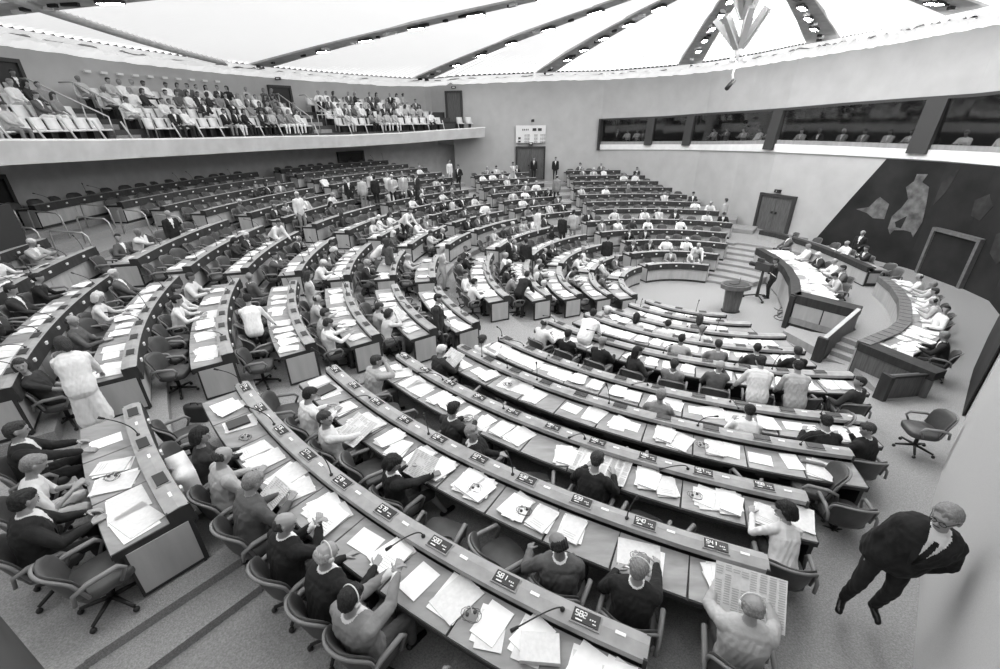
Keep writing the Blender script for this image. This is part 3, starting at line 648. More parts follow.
# ------------------------------------------------------------ presidium: polyline desks
def pdesk(name, pts, z0, z1, depth, label, tile=False, base=None, fz=.22):
    """front faces the LEFT of travel, working side on the right"""
    c = np.mean(np.array(pts), axis=0); d = thing(name, label, 'desk', (c[0], c[1], z0))
    zb = z0 if base is None else base
    b = MB(); b.path(pts, [(-.04, zb+.06), (-.04, z1-fz), (.0, z1-fz), (.0, zb+.06)]); obj('front_panel', b, M['front'], d)
    b = MB(); b.path(pts, [(.0, zb), (.0, z1-.02), (.03, z1-.02), (.03, zb)]); obj('plinth', b, M['deskdark'], d)
    b = MB(); b.path(pts, [(-.06, z1-fz), (-.06, z1), (.26, z1), (.26, z1-.05), (-.02, z1-.05), (-.02, z1-fz)]); obj('fascia', b, M['fascia'] if not tile else M['greywood'], d)
    if tile:
        b = MB(); L = []
        q = np.array(pts, float)
        for i in range(len(q)-1):
            n = max(1, int(np.linalg.norm(q[i+1]-q[i])/.28))
            for j in range(n):
                p = q[i]+(q[i+1]-q[i])*j/n; dd = (q[i+1]-q[i])/np.linalg.norm(q[i+1]-q[i]); b.box((p[0]+dd[1]*.1, p[1]-dd[0]*.1, z1+.001), (.02, .3, .006), math.atan2(dd[1], dd[0]))
        obj('tile_joints', b, M['deskdark'], d)
    b = MB(); b.path(pts, [(.24, z1-.14), (.24, z1-.10), (depth, z1-.12), (depth, z1-.16)]); obj('desk_top', b, M['desk'], d)
    b = MB(); b.path(pts, [(.2, z1-.22), (.2, z1-.14), (depth+.01, z1-.16), (depth+.01, z1-.22)]); obj('desk_edge', b, M['deskdark'], d)
    for e, f in ((0, 1), (-1, -2)):
        p = np.array(pts[e], float); q = np.array(pts[f], float); u = (q-p)/np.linalg.norm(q-p); n = np.array([u[1], -u[0]])*(1 if e == 0 else -1)
        b = MB(); A = p+n*.0; B = p+n*(depth-.05); b.prism([tuple(A), tuple(B), tuple(B+u*.04), tuple(A+u*.04)], zb+.04, z1-.2); ep = obj('end_panel', b, M['deskdark'], d)
        b = MB(); A = p+n*.1-u*.015; B = p+n*(depth-.15)-u*.015; b.prism([tuple(A), tuple(B), tuple(B+u*.02), tuple(A+u*.02)], zb+.15, z1-.26); obj('inset_panel', b, M['front'], ep)
    return d
P1 = [(14.25,24.2),(14.72,23.4),(15.02,22.2),(15.2,21.0),(15.2,19.3),(15.05,17.36)]
P1 = P1[::-1]
# travel from far to near: right-hand side is west (towards the hall), so the working side needs the reverse order
pdesk('presidium_desk', P1, PZ, 1.42, .75, 'rear curved presidium desk along the tapestry wall with dark top edge')
PB = [(10.44,14.79),(11.37,16.41),(12.0,17.94),(12.37,19.43),(12.47,21.07)]
pdesk('presidium_desk', PB, 0, 1.28, 1.25, 'front curved presidium desk beside the lectern, covered with papers', base=0, fz=.3)
b = MB(); ed = thing('presidium_side_desk', 'straight end of the front presidium desk with two pale wood panels', 'desk', (11.2, 14.1, 0))
q0, q1 = (10.44, 14.75), (11.62, 13.26); b.path([q0, q1], [(0, .98), (0, 1.28), (-.55, 1.28), (-.55, .98)]); obj('desk_top', b, M['fascia'], ed)
for t0, t1 in ((.06, .52), (.54, 1.0)):
    b = MB(); A = [(q0[0]+(q1[0]-q0[0])*t, q0[1]+(q1[1]-q0[1])*t) for t in (t0, t1)]; b.path(A, [(.0, .45), (.0, .97), (-.04, .97), (-.04, .45)]); obj('front_panel', b, M['front'], ed)
b = MB(); b.path([q0, q1], [(-.03, 0), (-.03, 1.0), (-.08, 1.0), (-.08, 0)]); b.box((q0[0], q0[1], .62), (.16, .16, 1.24), .7); obj('plinth', b, M['deskdark'], ed)
b = MB(); b.path([q0, q1], [(-.01, .22), (-.01, .44), (-.05, .44), (-.05, .22)]); obj('lower_panel', b, M['console'], ed)
# sloping parapet of the steps
b = MB(); A, B = (9.99, 12.21), (11.55, 13.15); dx, dy = .03, -.05
q = [(A[0]-dx, A[1]-dy), (A[0]+dx, A[1]+dy), (B[0]+dx, B[1]+dy), (B[0]-dx, B[1]-dy)]
b.hexa([(*q[0], 0), (*q[1], 0), (*q[2], .3), (*q[3], .3), (*q[0], .78), (*q[1], .78), (*q[2], 1.36), (*q[3], 1.36)])
sp = thing('stair_parapet', 'sloping wooden parapet wall beside the presidium steps', 'parapet', (A[0], A[1], 0)); obj('parapet_panel', b, M['door'], sp)
b = MB(); b.hexa([(*q[0], .78), (*q[1], .78), (*q[2], 1.36), (*q[3], 1.36), (*q[0], .81), (*q[1], .81), (*q[2], 1.39), (*q[3], 1.39)]); obj('capping', b, M['front'], sp)
b = MB(); b.box((A[0]-.03, A[1], .41), (.12, .28, .82), .55); obj('end_post', b, M['fascia'], sp)
for poly, z, lb in (([(9.85,13.92),(10.3,14.3),(10.74,13.78),(11.35,13.5),(10.15,12.5)], .28, 'low carpeted plinth left of the presidium steps'), ([(9.9,11.0),(10.4,11.35),(10.85,10.85),(11.0,10.6),(10.3,9.7)], .34, 'low carpeted plinth right of the presidium steps')):
    b = MB(); b.prism(poly, 0, z, 1, 0); solo('plinth_block', b, [M['carpet'], M['console']], lb, 'plinth', 'plinths beside the presidium steps')
P3 = [(14.76,16.41),(14.3,15.2),(13.6,14.0),(12.92,13.13),(12.2,12.3),(11.39,11.69),(9.92,10.9)]
def flip(pts): return [tuple(p) for p in pts[::-1]]
# travel near->far: the right-hand side is the wall side
pdesk('presidium_desk', flip(P3), PZ, 1.36, 1.0, 'right-hand curved presidium desk with tiled top edge and stacked papers', tile=True, base=.3)
b = MB(); A, B = (9.92, 10.86), (10.55, 9.2); sd = thing('presidium_side_desk', 'straight near end of the tiled presidium desk with dark top', 'desk', (10.2, 10, .3))
b.path([A, B], [(.05, 1.12), (.05, 1.34), (-.4, 1.34), (-.4, 1.12)]); obj('desk_top', b, M['fascia'], sd)
b = MB(); b.path([A, B], [(.02, .3), (.02, 1.12), (-.04, 1.12), (-.04, .3)]); obj('front_panel', b, M['door'], sd)
b = MB(); b.prism([(9.5, 9.22), (10.66, 9.35), (10.6, 9.5), (9.45, 9.4)], .3, 1.2); bl = thing('end_screen', 'dark wooden screen panel closing the near end of the presidium desk', 'screen', (10, 9.3, .3)); obj('screen_panel', b, M['door'], bl)
b = MB(); b.box((9.48, 9.28, .76), (.1, .28, 1.0), .1); obj('end_post', b, M['fascia'], bl)
b = MB(); b.prism([(9.5, 9.18), (10.68, 9.31), (10.66, 9.38), (9.48, 9.25)], 1.2, 1.26); obj('capping', b, M['fascia'], bl)
# lectern
lc = thing('lectern', 'round topped wooden lectern standing alone on the open floor', 'lectern', (9.2, 16.34, 0))
b = MB(); b.prism([(9.2+.36*math.cos(t)*1.0, 16.34+.26*math.sin(t)) for t in [2*math.pi*i/8+.2 for i in range(8)]], 0.02, 1.0)
b.V = [((x-9.2)*(.86+.16*z)+9.2, (y-16.34)*(.86+.16*z)+16.34, z) for x, y, z in b.V]; obj('body', b, M['door'], lc)
b = MB(); b.prism([(9.2+.58*math.cos(t), 16.34+.44*math.sin(t)) for t in [2*math.pi*i/10 for i in range(10)]], .98, 1.14); obj('top', b, M['greywood'], lc)
b = MB(); b.prism([(9.2+.5*math.cos(t), 16.34+.37*math.sin(t)) for t in [2*math.pi*i/10 for i in range(10)]], 1.14, 1.16); b.box((9.1, 16.3, 1.175), (.3, .2, .02), .3); b.tube([(9.35, 16.4, 1.15), (9.3, 16.3, 1.4)], .01); obj('desk_surface', b, M['darkgrey'], lc)
b = MB(); b.prism([(9.2+.37*math.cos(t), 16.34+.28*math.sin(t)) for t in [2*math.pi*i/8+.2 for i in range(8)]], 0, .05); obj('plinth', b, M['fascia'], lc)
# television camera
tc = thing('television_camera', 'television camera on a wheeled pedestal beside the lectern', 'camera', (10.9, 17.6, 0))
b = MB(); b.tube([(10.9, 17.6, .12), (10.9, 17.6, 1.25)], [.07, .05], 10); obj('column', b, M['darkgrey'], tc)
b = MB()
for i in range(3):
    t = 2*math.pi*i/3+.5; b.tube([(10.9, 17.6, .22), (10.9+.5*math.cos(t), 17.6+.5*math.sin(t), .08)], .03, 6); b.ell((10.9+.5*math.cos(t), 17.6+.5*math.sin(t), .06), (.06, .06, .06))
obj('pedestal_base', b, M['black'], tc)
b = MB(); b.box((10.9, 17.6, 1.42), (.28, .6, .32), .5); b.box((10.8, 17.75, 1.66), (.12, .25, .14), .5); obj('camera_body', b, M['darkgrey'], tc)
b = MB(); b.tube([(10.75, 17.9, 1.42), (10.62, 18.15, 1.42)], [.08, .1], 12); obj('lens', b, M['black'], tc)
b = MB(); b.tube([(10.98, 17.4, 1.3), (11.15, 17.05, 1.15)], .015, 6); obj('pan_handle', b, M['metal'], tc)
b = MB(); rg = random.Random(9); P = []
for i in range(60): t = i*.35; P.append((11.0-.4*math.sin(t)+.01*i-.1, 15.9+.35*math.cos(t*1.13)+.02*i-.4, .012+.004*(i % 3)))
b.tube(P, .012, 5); solo('camera_cable', b, M['black'], 'loose black cable coiled on the floor in front of the presidium', 'cable')
# hand rails by the left stairs, and the dark partition
for li, (a, rs) in enumerate(((182, (25.9, 24.4, 22.8)), (178, (24.0, 22.6, 21.2)), (187, (23.6, 22.2)))):
    for i, r in enumerate(rs):
        z = float(np.interp(r, [20.5, 26], [2.7, 3.5])); b = MB()
        q = [(*P2(r+.55, a), z), (*P2(r+.5, a), z+.9)]+[(*P2(r+.45-.9*t, a), z+.97-.1*t) for t in (0, .25, .5, .75, 1)]+[(*P2(r-.55, a), z+.75), (*P2(r-.6, a), z-.1)]; b.tube(q, .028, 8)
        solo('stair_rail', b, M['metal'], 'bent metal guard rail, %s of the %s line by the left stairs' % (nth(i), ('middle', 'far', 'near')[li]), 'handrail', 'guard rails by the left stairs')
b = MB(); b.path([P2(26.5, 186.5), P2(22.2, 191.2)], [(.06, 2.6), (.06, 5.0), (-.06, 5.0), (-.06, 2.6)]); b.path([P2(22.2, 191.2), P2(22.6, 198)], [(.06, 2.6), (.06, 5.0), (-.06, 5.0), (-.06, 2.6)]); solo('stair_screen', b, M['deskdark'], 'dark partition screening the stairs at the left edge', 'partition')
# ------------------------------------------------------------ swivel chair
def chair_parts(gap=0):
    P = []
    b = MB(); b.slab((0, .02, .455), .52, .50, .12, m=0, edge=.35); P.append(('seat', b, 'leather'))
    b = MB(); R = []; NV = 9
    for i in range(NV+1):   # wrapped back: bean-shaped rings from the seat up
        t = i/NV; z = .42+.47*t; y0 = -.23-.11*t; w = .27*(1-.28*max(0, (t-.72)/.28)**2)*(.80+.2*min(1, t*2.5)); th = .075*(.55+.45*math.sin(math.pi*min(.97, t*.85+.12)))
        if i in (0, NV): th *= .45; w *= .9
        ring = []
        for j in range(22):
            a = 2*math.pi*j/22; x = w*math.copysign(abs(math.cos(a))**.7, math.cos(a)); yy = th*.5*math.copysign(abs(math.sin(a))**.8, math.sin(a)); ring.append((x, y0+yy+.13*(abs(x)/.27)**2.2, z))
        R.append(ring)
    b.rings(R); P.append(('backrest', b, 'leather'))
    b = MB(); q = []
    for i in range(17):
        t = i/16; a = math.pi*t; x = .275*math.cos(a); zz = .66+.225*math.sin(a)**.6 if 0 < t < 1 else .5; tt = (zz-.42)/.47; q.append((x, -.265-.11*tt+.13*(abs(x)/.27)**2.2, zz))
    b.tube(q, .018, 6); P.append(('piping', b, 'leather2'))
    for s in (-1, 1):
        b = MB(); x = s*.285; b.tube([(x, -.26, .52), (x*1.02, -.24, .64), (x*1.02, -.12, .675), (x*1.02, .12, .665), (x*1.0, .17, .60), (x*.98, .1, .47)], [.02, .022, .028, .028, .02, .018], 8); P.append(('armrest', b, 'leather2'))
    b = MB(); b.tube([(0, 0, .10), (0, 0, .40)], [.035, .03], 10); b.box((0, 0, .39), (.22, .24, .03))
    for i in range(5):
        t = 2*math.pi*i/5+.3; c, s = math.cos(t), math.sin(t); b.tube([(0, 0, .13), (.29*c, .29*s, .075)], [.028, .018], 6); b.ell((.3*c, .3*s, .032), (.032, .032, .032), 8, 5)
    P.append(('pedestal', b, 'black')); return P
CP = [(n, b.mesh('chair_'+n, [M[m]]), m) for n, b, m in chair_parts()]
_b = MB(); _mats = ['leather', 'leather2', 'black']
for n, b, m in chair_parts():
    o = len(_b.V); _b.V += b.V
    for f, s in zip(b.F, b.S): _b.F.append(tuple(i+o for i in f)); _b.M.append(_mats.index(m)); _b.S.append(s)
CHM = _b.mesh('swivel_chair', [M[m] for m in _mats])
def place_chair(x, y, z, rz, label, detailed):
    if detailed:
        t = thing('swivel_chair', label, 'chair', (x, y, z), rz, 'upholstered swivel chairs'); back = None
        for n, me, m in CP:
            o = link(D.objects.new(n, me), back if n == 'piping' else t)
            if n == 'backrest': back = o
    else:
        t = link(D.objects.new('swivel_chair', CHM)); t.location = (x, y, z); t.rotation_euler = (0, 0, rz); tag(t, label, 'chair', 'upholstered swivel chairs')
    return t
# ------------------------------------------------------------ people
def V3(*a): return np.array(a, float)
def unitv(v): n = np.linalg.norm(v); return v/n if n > 1e-9 else v
def ik(a, c, l1, l2, pole):
    d = c-a; L = np.linalg.norm(d); L2 = min(L, (l1+l2)*.995); u = unitv(d); c = a+u*L2
    x = (l1*l1-l2*l2+L2*L2)/(2*L2); h = math.sqrt(max(0, l1*l1-x*x)); p = pole-u*pole.dot(u); p = unitv(p); return a+u*x+p*h, c
def rot2(v, yaw): c, s = math.cos(yaw), math.sin(yaw); return V3(v[0]*c-v[1]*s, v[0]*s+v[1]*c, v[2])
POSE = {
 # seat: pelvis y, z; lean = forward tilt of the trunk (deg); lh, rh hand targets; lf, rf feet
 'desk':   dict(sit=1, lean=12, lh=(-.16, .42, .79), rh=(.17, .42, .79), pitch=18),
 'write':  dict(sit=1, lean=24, lh=(-.18, .44, .79), rh=(.12, .46, .79), pitch=42),
 'back':   dict(sit=1, lean=-14, lh=(-.12, .22, .62), rh=(.12, .24, .62), pitch=2),
 'lap':    dict(sit=1, lean=-4, lh=(-.06, .28, .66), rh=(.06, .29, .66), pitch=28),
 'read':   dict(sit=1, lean=2, lh=(-.17, .40, .90), rh=(.17, .40, .90), pitch=30),
 'chin':   dict(sit=1, lean=16, lh=(-.16, .40, .79), rh=(.04, .30, 1.10), pitch=14, yaw=-20),
 'turn':   dict(sit=1, lean=-2, lh=(-.34, .10, .72), rh=(.10, .32, .70), pitch=0, yaw=55, twist=28),
 'turnr':  dict(sit=1, lean=4, lh=(-.10, .34, .74), rh=(.34, .16, .74), pitch=6, yaw=-50, twist=-24),
 'clasp':  dict(sit=1, lean=10, lh=(-.03, .38, .98), rh=(.03, .39, .99), pitch=10),
 'stand':  dict(sit=0, lean=2, lh=(-.25, .04, .80), rh=(.25, .05, .80), pitch=6),
 'standhip': dict(sit=0, lean=0, lh=(-.16, .16, 1.02), rh=(.25, .04, .80), pitch=12),
 'standarms': dict(sit=0, lean=2, lh=(.05, .24, 1.14), rh=(-.05, .25, 1.10), pitch=14),
 'bend':   dict(sit=0, lean=48, lh=(-.22, .62, .80), rh=(.20, .60, .80), pitch=20),
 'gallery': dict(sit=1, lean=4, lh=(-.10, .30, .62), rh=(.10, .31, .62), pitch=14),
}
def build_prims(po, female=False, hair='short', coat=True, heavy=1.0):
    heavy *= 1.04 if female else 1.12
    P = []   # (p0, r0, p1, r1, region)
    sit = po.get('sit', 1); lean = math.radians(po.get('lean', 0)); tw = math.radians(po.get('twist', 0)); yaw = math.radians(po.get('yaw', 0)); pit = math.radians(po.get('pitch', 0))
    hp = V3(*po.get('hip', (0, -.06, .54) if sit else (0, 0, .93)))
    u = V3(0, math.sin(lean), math.cos(lean)); u = unitv(u+V3(po.get('side', 0), 0, 0)); f0 = V3(0, math.cos(lean), -math.sin(lean)); s0 = V3(1, 0, 0)
    s0 = unitv(s0-u*s0.dot(u)); f0 = np.cross(u, s0)
    sT = s0*math.cos(tw)+f0*math.sin(tw); fT = np.cross(u, sT)
    k = .93 if female else 1.0
    N = hp+u*.50
    def el(c, s, f, rx, ry): return [c+s*x*(rx-ry) for x in (-1, -.5, 0, .5, 1)], ry
    W = [(-.05, .165, .115, 'top'), (.04, .17, .12, 'top'), (.14, .158, .115, 'top'), (.25, .165, .122, 'top'), (.36, .18, .125, 'top'), (.43, .165, .105, 'top')]
    pts = []
    for h, rx, ry, rg in W:
        q = h/.5; s = unitv(s0*(1-q)+sT*q); f = np.cross(u, s); rx *= k*heavy; ry *= heavy; L = (rx-ry)
        pts.append((hp+u*h-s*L, hp+u*h+s*L, ry, hp+u*h))
    for (a, b_, r, c), (a2, b2, r2, c2) in zip(pts, pts[1:]):
        P.append((a, r, a2, r2, 'top')); P.append((b_, r, b2, r2, 'top')); P.append((c, r, c2, r2, 'top'))
        P.append(((a+b_)/2+(b_-a)*.25, r, (a2+b2)/2+(b2-a2)*.25, r2, 'top')); P.append(((a+b_)/2-(b_-a)*.25, r, (a2+b2)/2-(b2-a2)*.25, r2, 'top'))
    sh = .178*k
    SL, SR = N-u*.055-sT*sh, N-u*.055+sT*sh
    P.append((N-u*.03-sT*.05, .062, SL, .062, 'top')); P.append((N-u*.03+sT*.05, .062, SR, .062, 'top'))
    # neck, head
    hu = unitv(u*.55+V3(0, 0, .45)); hd = unitv(V3(fT[0], fT[1], 0)); hd = rot2(hd, yaw); hs = unitv(np.cross(hd, V3(0, 0, 1)))
    if po.get('headside'): hu = unitv(hu+hs*po['headside'])
    fwd = hd*math.cos(pit)-V3(0, 0, 1)*math.sin(pit); up = np.cross(hs, fwd); 
    nb = N+u*.01; hc = N+hu*.13+up*.075+fwd*.02
    P.append((nb-u*.03, .062 if not female else .054, hc-up*.055-fwd*.015, .052 if not female else .046, 'skin'))
    def hp_(x, y, z): return hc+hs*x+fwd*y+up*z
    P.append((hp_(0, -.022, .025), .086, hp_(0, .014, .03), .083, 'skin')); P.append((hp_(0, .02, .0), .078, hp_(0, .028, -.05), .056, 'skin')); P.append((hp_(0, .045, -.07), .036, hp_(0, .05, -.075), .036, 'skin'))
    P.append((hp_(0, .088, .018), .009, hp_(0, .108, -.018), .0135, 'skin'))
    P.append((hp_(-.03, .088, .035), .012, hp_(.03, .088, .035), .012, 'skin')); P.append((hp_(-.02, .083, -.045), .012, hp_(.02, .083, -.045), .012, 'skin'))
    for s in (-1, 1): P.append((hp_(s*.083, -.005, -.015), .012, hp_(s*.087, -.012, .022), .015, 'skin'))
    # limbs
    hands = []
    for s, key, S in ((-1, 'lh', SL), (1, 'rh', SR)):
        T = V3(*po[key]); pole = V3(s*.6, -.5, -.75) if sit else V3(s*.5, -.8, -.2)
        if po.get(key+'p'): pole = V3(*po[key+'p'])
        E, Wr = ik(S, T, .285, .255, pole); cr = 1.3 if coat else 1.05
        P.append((S, .064*cr*k, E, .047*cr*k, 'top')); fd = unitv(Wr-E); bare = po.get('bare', 0)
        if bare:
            m = S+(E-S)*.8; P.append((E, .04*k, Wr, .026*k, 'skin'))
        else: P.append((E, .047*cr*k, Wr-fd*.015, .034*cr*k, 'top')); P.append((Wr-fd*.02, .029, Wr+fd*.005, .028, 'shirt'))
        hands.append((s, Wr, fd, E))
    hw = .092; 
    for s, key in ((-1, 'lf'), (1, 'rf')):
        Hh = hp+V3(s*hw, .0, -.02)
        dft = (s*.13, .36, .085) if sit else (s*.10, .02, .085)
        F = V3(*po.get(key, dft)); kn, an = ik(Hh, F, .425, .415, V3(s*.15, 1, .55 if sit else .1))
        if female and po.get('skirt'):
            P.append((Hh, .10, kn, .075, 'legs')); P.append((kn, .05, an, .034, 'skin'))
        else: P.append((Hh, .096, kn, .066, 'legs')); P.append((kn, .064, an+V3(0, 0, .02), .048, 'legs'))
        ft = po.get('toe', 0); d = rot2(V3(0, 1, 0), -s*.2+ft); P.append((an+V3(0, 0, -.045)-d*.04, .038, an+V3(0, 0, -.05)+d*.15, .032, 'shoe'))
    if po.get('skirt') and not sit: P.append((hp-V3(.05, 0, .1), .13, hp-V3(.09, 0, .60), .15, 'legs')); P.append((hp-V3(-.05, 0, .1), .13, hp-V3(-.09, 0, .60), .15, 'legs'))
    if female and po.get('skirt') and sit: P.append((hp, .12, hp+V3(0, .3, .0), .10, 'legs'))
    P.append((hp-V3(.06, 0, .03), .115, hp+V3(.06, 0, -.03), .115, 'legs' if sit else ('top' if coat else 'legs')))
    if not sit and coat: P.append((hp-V3(.07, 0, .10), .115, hp+V3(.07, 0, -.10), .115, 'top'))
    H_ = []
    if hair in ('short', 'long', 'bob', 'bun', 'crew'):
        H_.append((hp_(0, -.034, .032), .094, hp_(0, .004, .048), .085, 'hair')); H_.append((hp_(0, -.045, -.01), .078, hp_(0, -.04, .02), .085, 'hair'))
    if hair == 'short': H_.append((hp_(-.03, .05, .088), .03, hp_(.04, .045, .092), .034, 'hair'))
    if hair in ('long', 'bob'):
        L = -.16 if hair == 'long' else -.085
        for s in (-1, 1): H_.append((hp_(s*.06, -.01, .03), .05, hp_(s*.068, -.02, L+.03), .036, 'hair'))
        H_.append((hp_(0, -.055, .0), .085, hp_(0, -.07, L), .065, 'hair')); H_.append((hp_(0, -.0, .06), .088, hp_(0, .03, .07), .066, 'hair'))
    if hair == 'bun': H_.append((hp_(0, -.12, .03), .04, hp_(0, -.14, .03), .04, 'hair'))
    if hair == 'bald':
        for s in (-1, 1): H_.append((hp_(s*.062, -.03, -.012), .034, hp_(s*.058, -.045, .03), .036, 'hair'))
        H_.append((hp_(-.04, -.075, -.01), .042, hp_(.04, -.075, -.01), .042, 'hair')); H_.append((hp_(-.03, -.08, .03), .036, hp_(.03, -.08, .03), .036, 'hair'))
    frame = dict(hc=hc, hs=hs, fwd=fwd, up=up, N=N, u=u, fT=fT, sT=sT, hands=hands, hp=hp)
    return P, H_, frame
def capsule_mesh(prims, seg=12):
    Vs = []; Fs = []; o = 0
    for p0, r0, p1, r1, _ in prims:
        d = p1-p0; L = np.linalg.norm(d); d = d/L if L > 1e-6 else V3(0, 0, 1); a = np.cross(d, V3(0, 0, 1)); a = a if np.linalg.norm(a) > .05 else np.cross(d, V3(1, 0, 0)); a = unitv(a); b_ = np.cross(d, a); rings = []
        for t in (-85, -60, -30, 0): t = math.radians(t); rings.append((p0+d*r0*math.sin(t), r0*math.cos(t)))
        for t in (0, 30, 60, 85): t = math.radians(t); rings.append((p1+d*r1*math.sin(t), r1*math.cos(t)))
        A = np.arange(seg)*2*math.pi/seg; ca, sa = np.cos(A)[:, None], np.sin(A)[:, None]
        R = [c+(a*ca+b_*sa)*r for c, r in rings]; Vs.append(np.vstack(R)); n = seg
        for i in range(len(rings)-1):
            for j in range(n): Fs.append((o+i*n+j, o+i*n+(j+1) % n, o+(i+1)*n+(j+1) % n, o+(i+1)*n+j))
        Fs.append(tuple(o+q for q in range(n-1, -1, -1))); Fs.append(tuple(o+(len(rings)-1)*n+q for q in range(n))); o += len(rings)*n
    return np.vstack(Vs), Fs
def remeshed(prims, voxel, smooth=2):
    V, F = capsule_mesh(prims); me = D.meshes.new('tmp'); me.from_pydata(V.tolist(), [], F); me.update()
    o = D.objects.new('tmp', me); COL.objects.link(o); m = o.modifiers.new('r', 'REMESH'); m.mode = 'VOXEL'; m.voxel_size = voxel; m.use_smooth_shade = True
    if smooth: s = o.modifiers.new('s', 'SMOOTH'); s.factor = .5; s.iterations = smooth
    dg = bpy.context.evaluated_depsgraph_get(); ev = o.evaluated_get(dg); me2 = D.meshes.new_from_object(ev)
    n = len(me2.vertices); co_ = np.empty(n*3); me2.vertices.foreach_get('co', co_); co_ = co_.reshape(-1, 3)
    F2 = [tuple(p.vertices) for p in me2.polygons]
    D.objects.remove(o); D.meshes.remove(me); D.meshes.remove(me2)
    return co_, F2
REG = ['skin', 'top', 'shirt', 'legs', 'shoe', 'hair']
def classify(co_, F2, prims):
    cen = np.array([co_[list(f)].mean(axis=0) for f in F2]); best = np.full(len(cen), 9e9); idx = np.zeros(len(cen), int)
    for p0, r0, p1, r1, rg in prims:
        d = p1-p0; L2 = max(1e-9, d.dot(d)); t = np.clip((cen-p0)@d/L2, 0, 1); q = p0+t[:, None]*d; dist = np.linalg.norm(cen-q, axis=1)-(r0+(r1-r0)*t)
        if rg == 'shirt': dist += .0
        m = dist < best; best[m] = dist[m]; idx[m] = REG.index(rg)
    return cen, idx
def vneck(cen, idx, fr, depth=.30, width=.066, on=True, tie=False):
    """shirt showing between the lapels, and the collar"""
    if not on: return idx
    rel = cen-fr['N']; h = rel@fr['u']; x = rel@fr['sT']; y = rel@fr['fT']
    m = (idx == 1) & (y > .04) & (h > -depth) & (np.abs(x) < width*(1+h/depth)-.004); idx[m] = 2
    m = (idx == 1) & (h > .012) & (np.hypot(x, y) < .075); idx[m] = 2
    if tie: m = (idx == 2) & (y > .03) & (h < .02) & (np.abs(x) < .020-.045*h); idx[m] = 6
    return idx
def hand_prims(s, W, fd, E, curl=.5, spread=.0, palm=None):
    """palm, four unequal fingers and a thumb; fd = forearm direction, palm = palm normal"""
    P = []
    n = palm if palm is not None else V3(-s*.35, 0, -1); n = n-fd*n.dot(fd); n = unitv(n); sd = np.cross(fd, n)*s*1.0
    # sd points to the thumb side
    if sd[0]*s > 0: sd = -sd
    W2 = W+fd*.015
    for t in (-1, -.33, .33, 1): P.append((W2+sd*.012*t, .0165, W2+fd*.078+sd*.030*t, .0125, 'skin'))
    for i, (t, L) in enumerate(((1, .072), (.33, .08), (-.33, .074), (-1, .058))):
        p = W2+fd*.085+sd*.030*t; d = unitv(fd+sd*.12*t*(1-curl)); c = curl*(.9+.1*i)
        for q, (l, r) in enumerate(((.45, .0092), (.32, .0084), (.23, .0075))):
            ang = c*(.55+.45*q); d = unitv(d*math.cos(ang)+n*math.sin(ang)); e = p+d*L*l; P.append((p, r, e, r*.94, 'skin')); p = e
    p = W2+fd*.022+sd*.026; d = unitv(fd*.62+sd*.7+n*.25); e = p+d*.04; P.append((p, .0125, e, .0105, 'skin')); d = unitv(d*.8+fd*.4+n*.35*curl); P.append((e, .0102, e+d*.033, .0085, 'skin'))
    return P
def wrinkle(V, F, amp=.0045):
    fa = np.array([f if len(f) == 4 else f+(f[0],) for f in F]); a, b, c = V[fa[:, 0]], V[fa[:, 1]], V[fa[:, 2]]; fn = np.cross(b-a, c-a); N = np.zeros_like(V)
    for i in range(4): np.add.at(N, fa[:, i], fn)
    N /= np.maximum(1e-9, np.linalg.norm(N, axis=1))[:, None]; x, y, z = V.T
    w = np.sin(38*z+9*np.sin(14*x+3)+6*y)*.5+np.sin(55*x-31*z+7*np.sin(17*y))*.3+np.sin(47*y+29*z+5*np.sin(21*x))*.3
    hz = z > np.percentile(z, 99.9)-.33
    w[hz & (np.abs(x) < .2)] *= .12
    return V+N*(w*amp)[:, None]
MESHC = {}
def merged(parts):
    V = []; F = []; I = []; o = 0
    for v, f, idx in parts:
        V.append(v); F += [tuple(i+o for i in q) for q in f]; I.append(np.asarray(idx)); o += len(v)
    return np.vstack(V), F, np.concatenate(I)
def to_mesh(name, V, F, I, nslots=6):
    me = D.meshes.new(name); me.from_pydata(V.tolist(), [], F); me.update()
    for i in range(nslots): me.materials.append(M['c_mid'])
    me.polygons.foreach_set('material_index', I.astype(np.int32)); me.polygons.foreach_set('use_smooth', np.ones(len(F), bool)); return me
def lod_mesh(pose, hair, female, vneck_on):
    key = (pose, hair, female, vneck_on)
    if key in MESHC: return MESHC[key]
    po = dict(POSE[pose]); P, Hh, fr = build_prims(po, female, hair, coat=vneck_on or not female)
    for s, W, fd, E in fr['hands']:
        P += [(W, .024, W+fd*.06, .026, 'skin'), (W+fd*.06, .024, W+fd*.135, .014, 'skin')]
    V, F = remeshed(P+Hh, .024, 1); cen, idx = classify(V, F, P+Hh); idx = vneck(cen, idx, fr, on=vneck_on)
    MESHC[key] = to_mesh('person_body', V, F, idx); return MESHC[key]
def set_mats(o, mats):
    for i, m in enumerate(mats):
        o.material_slots[i].link = 'OBJECT'; o.material_slots[i].material = M[m]
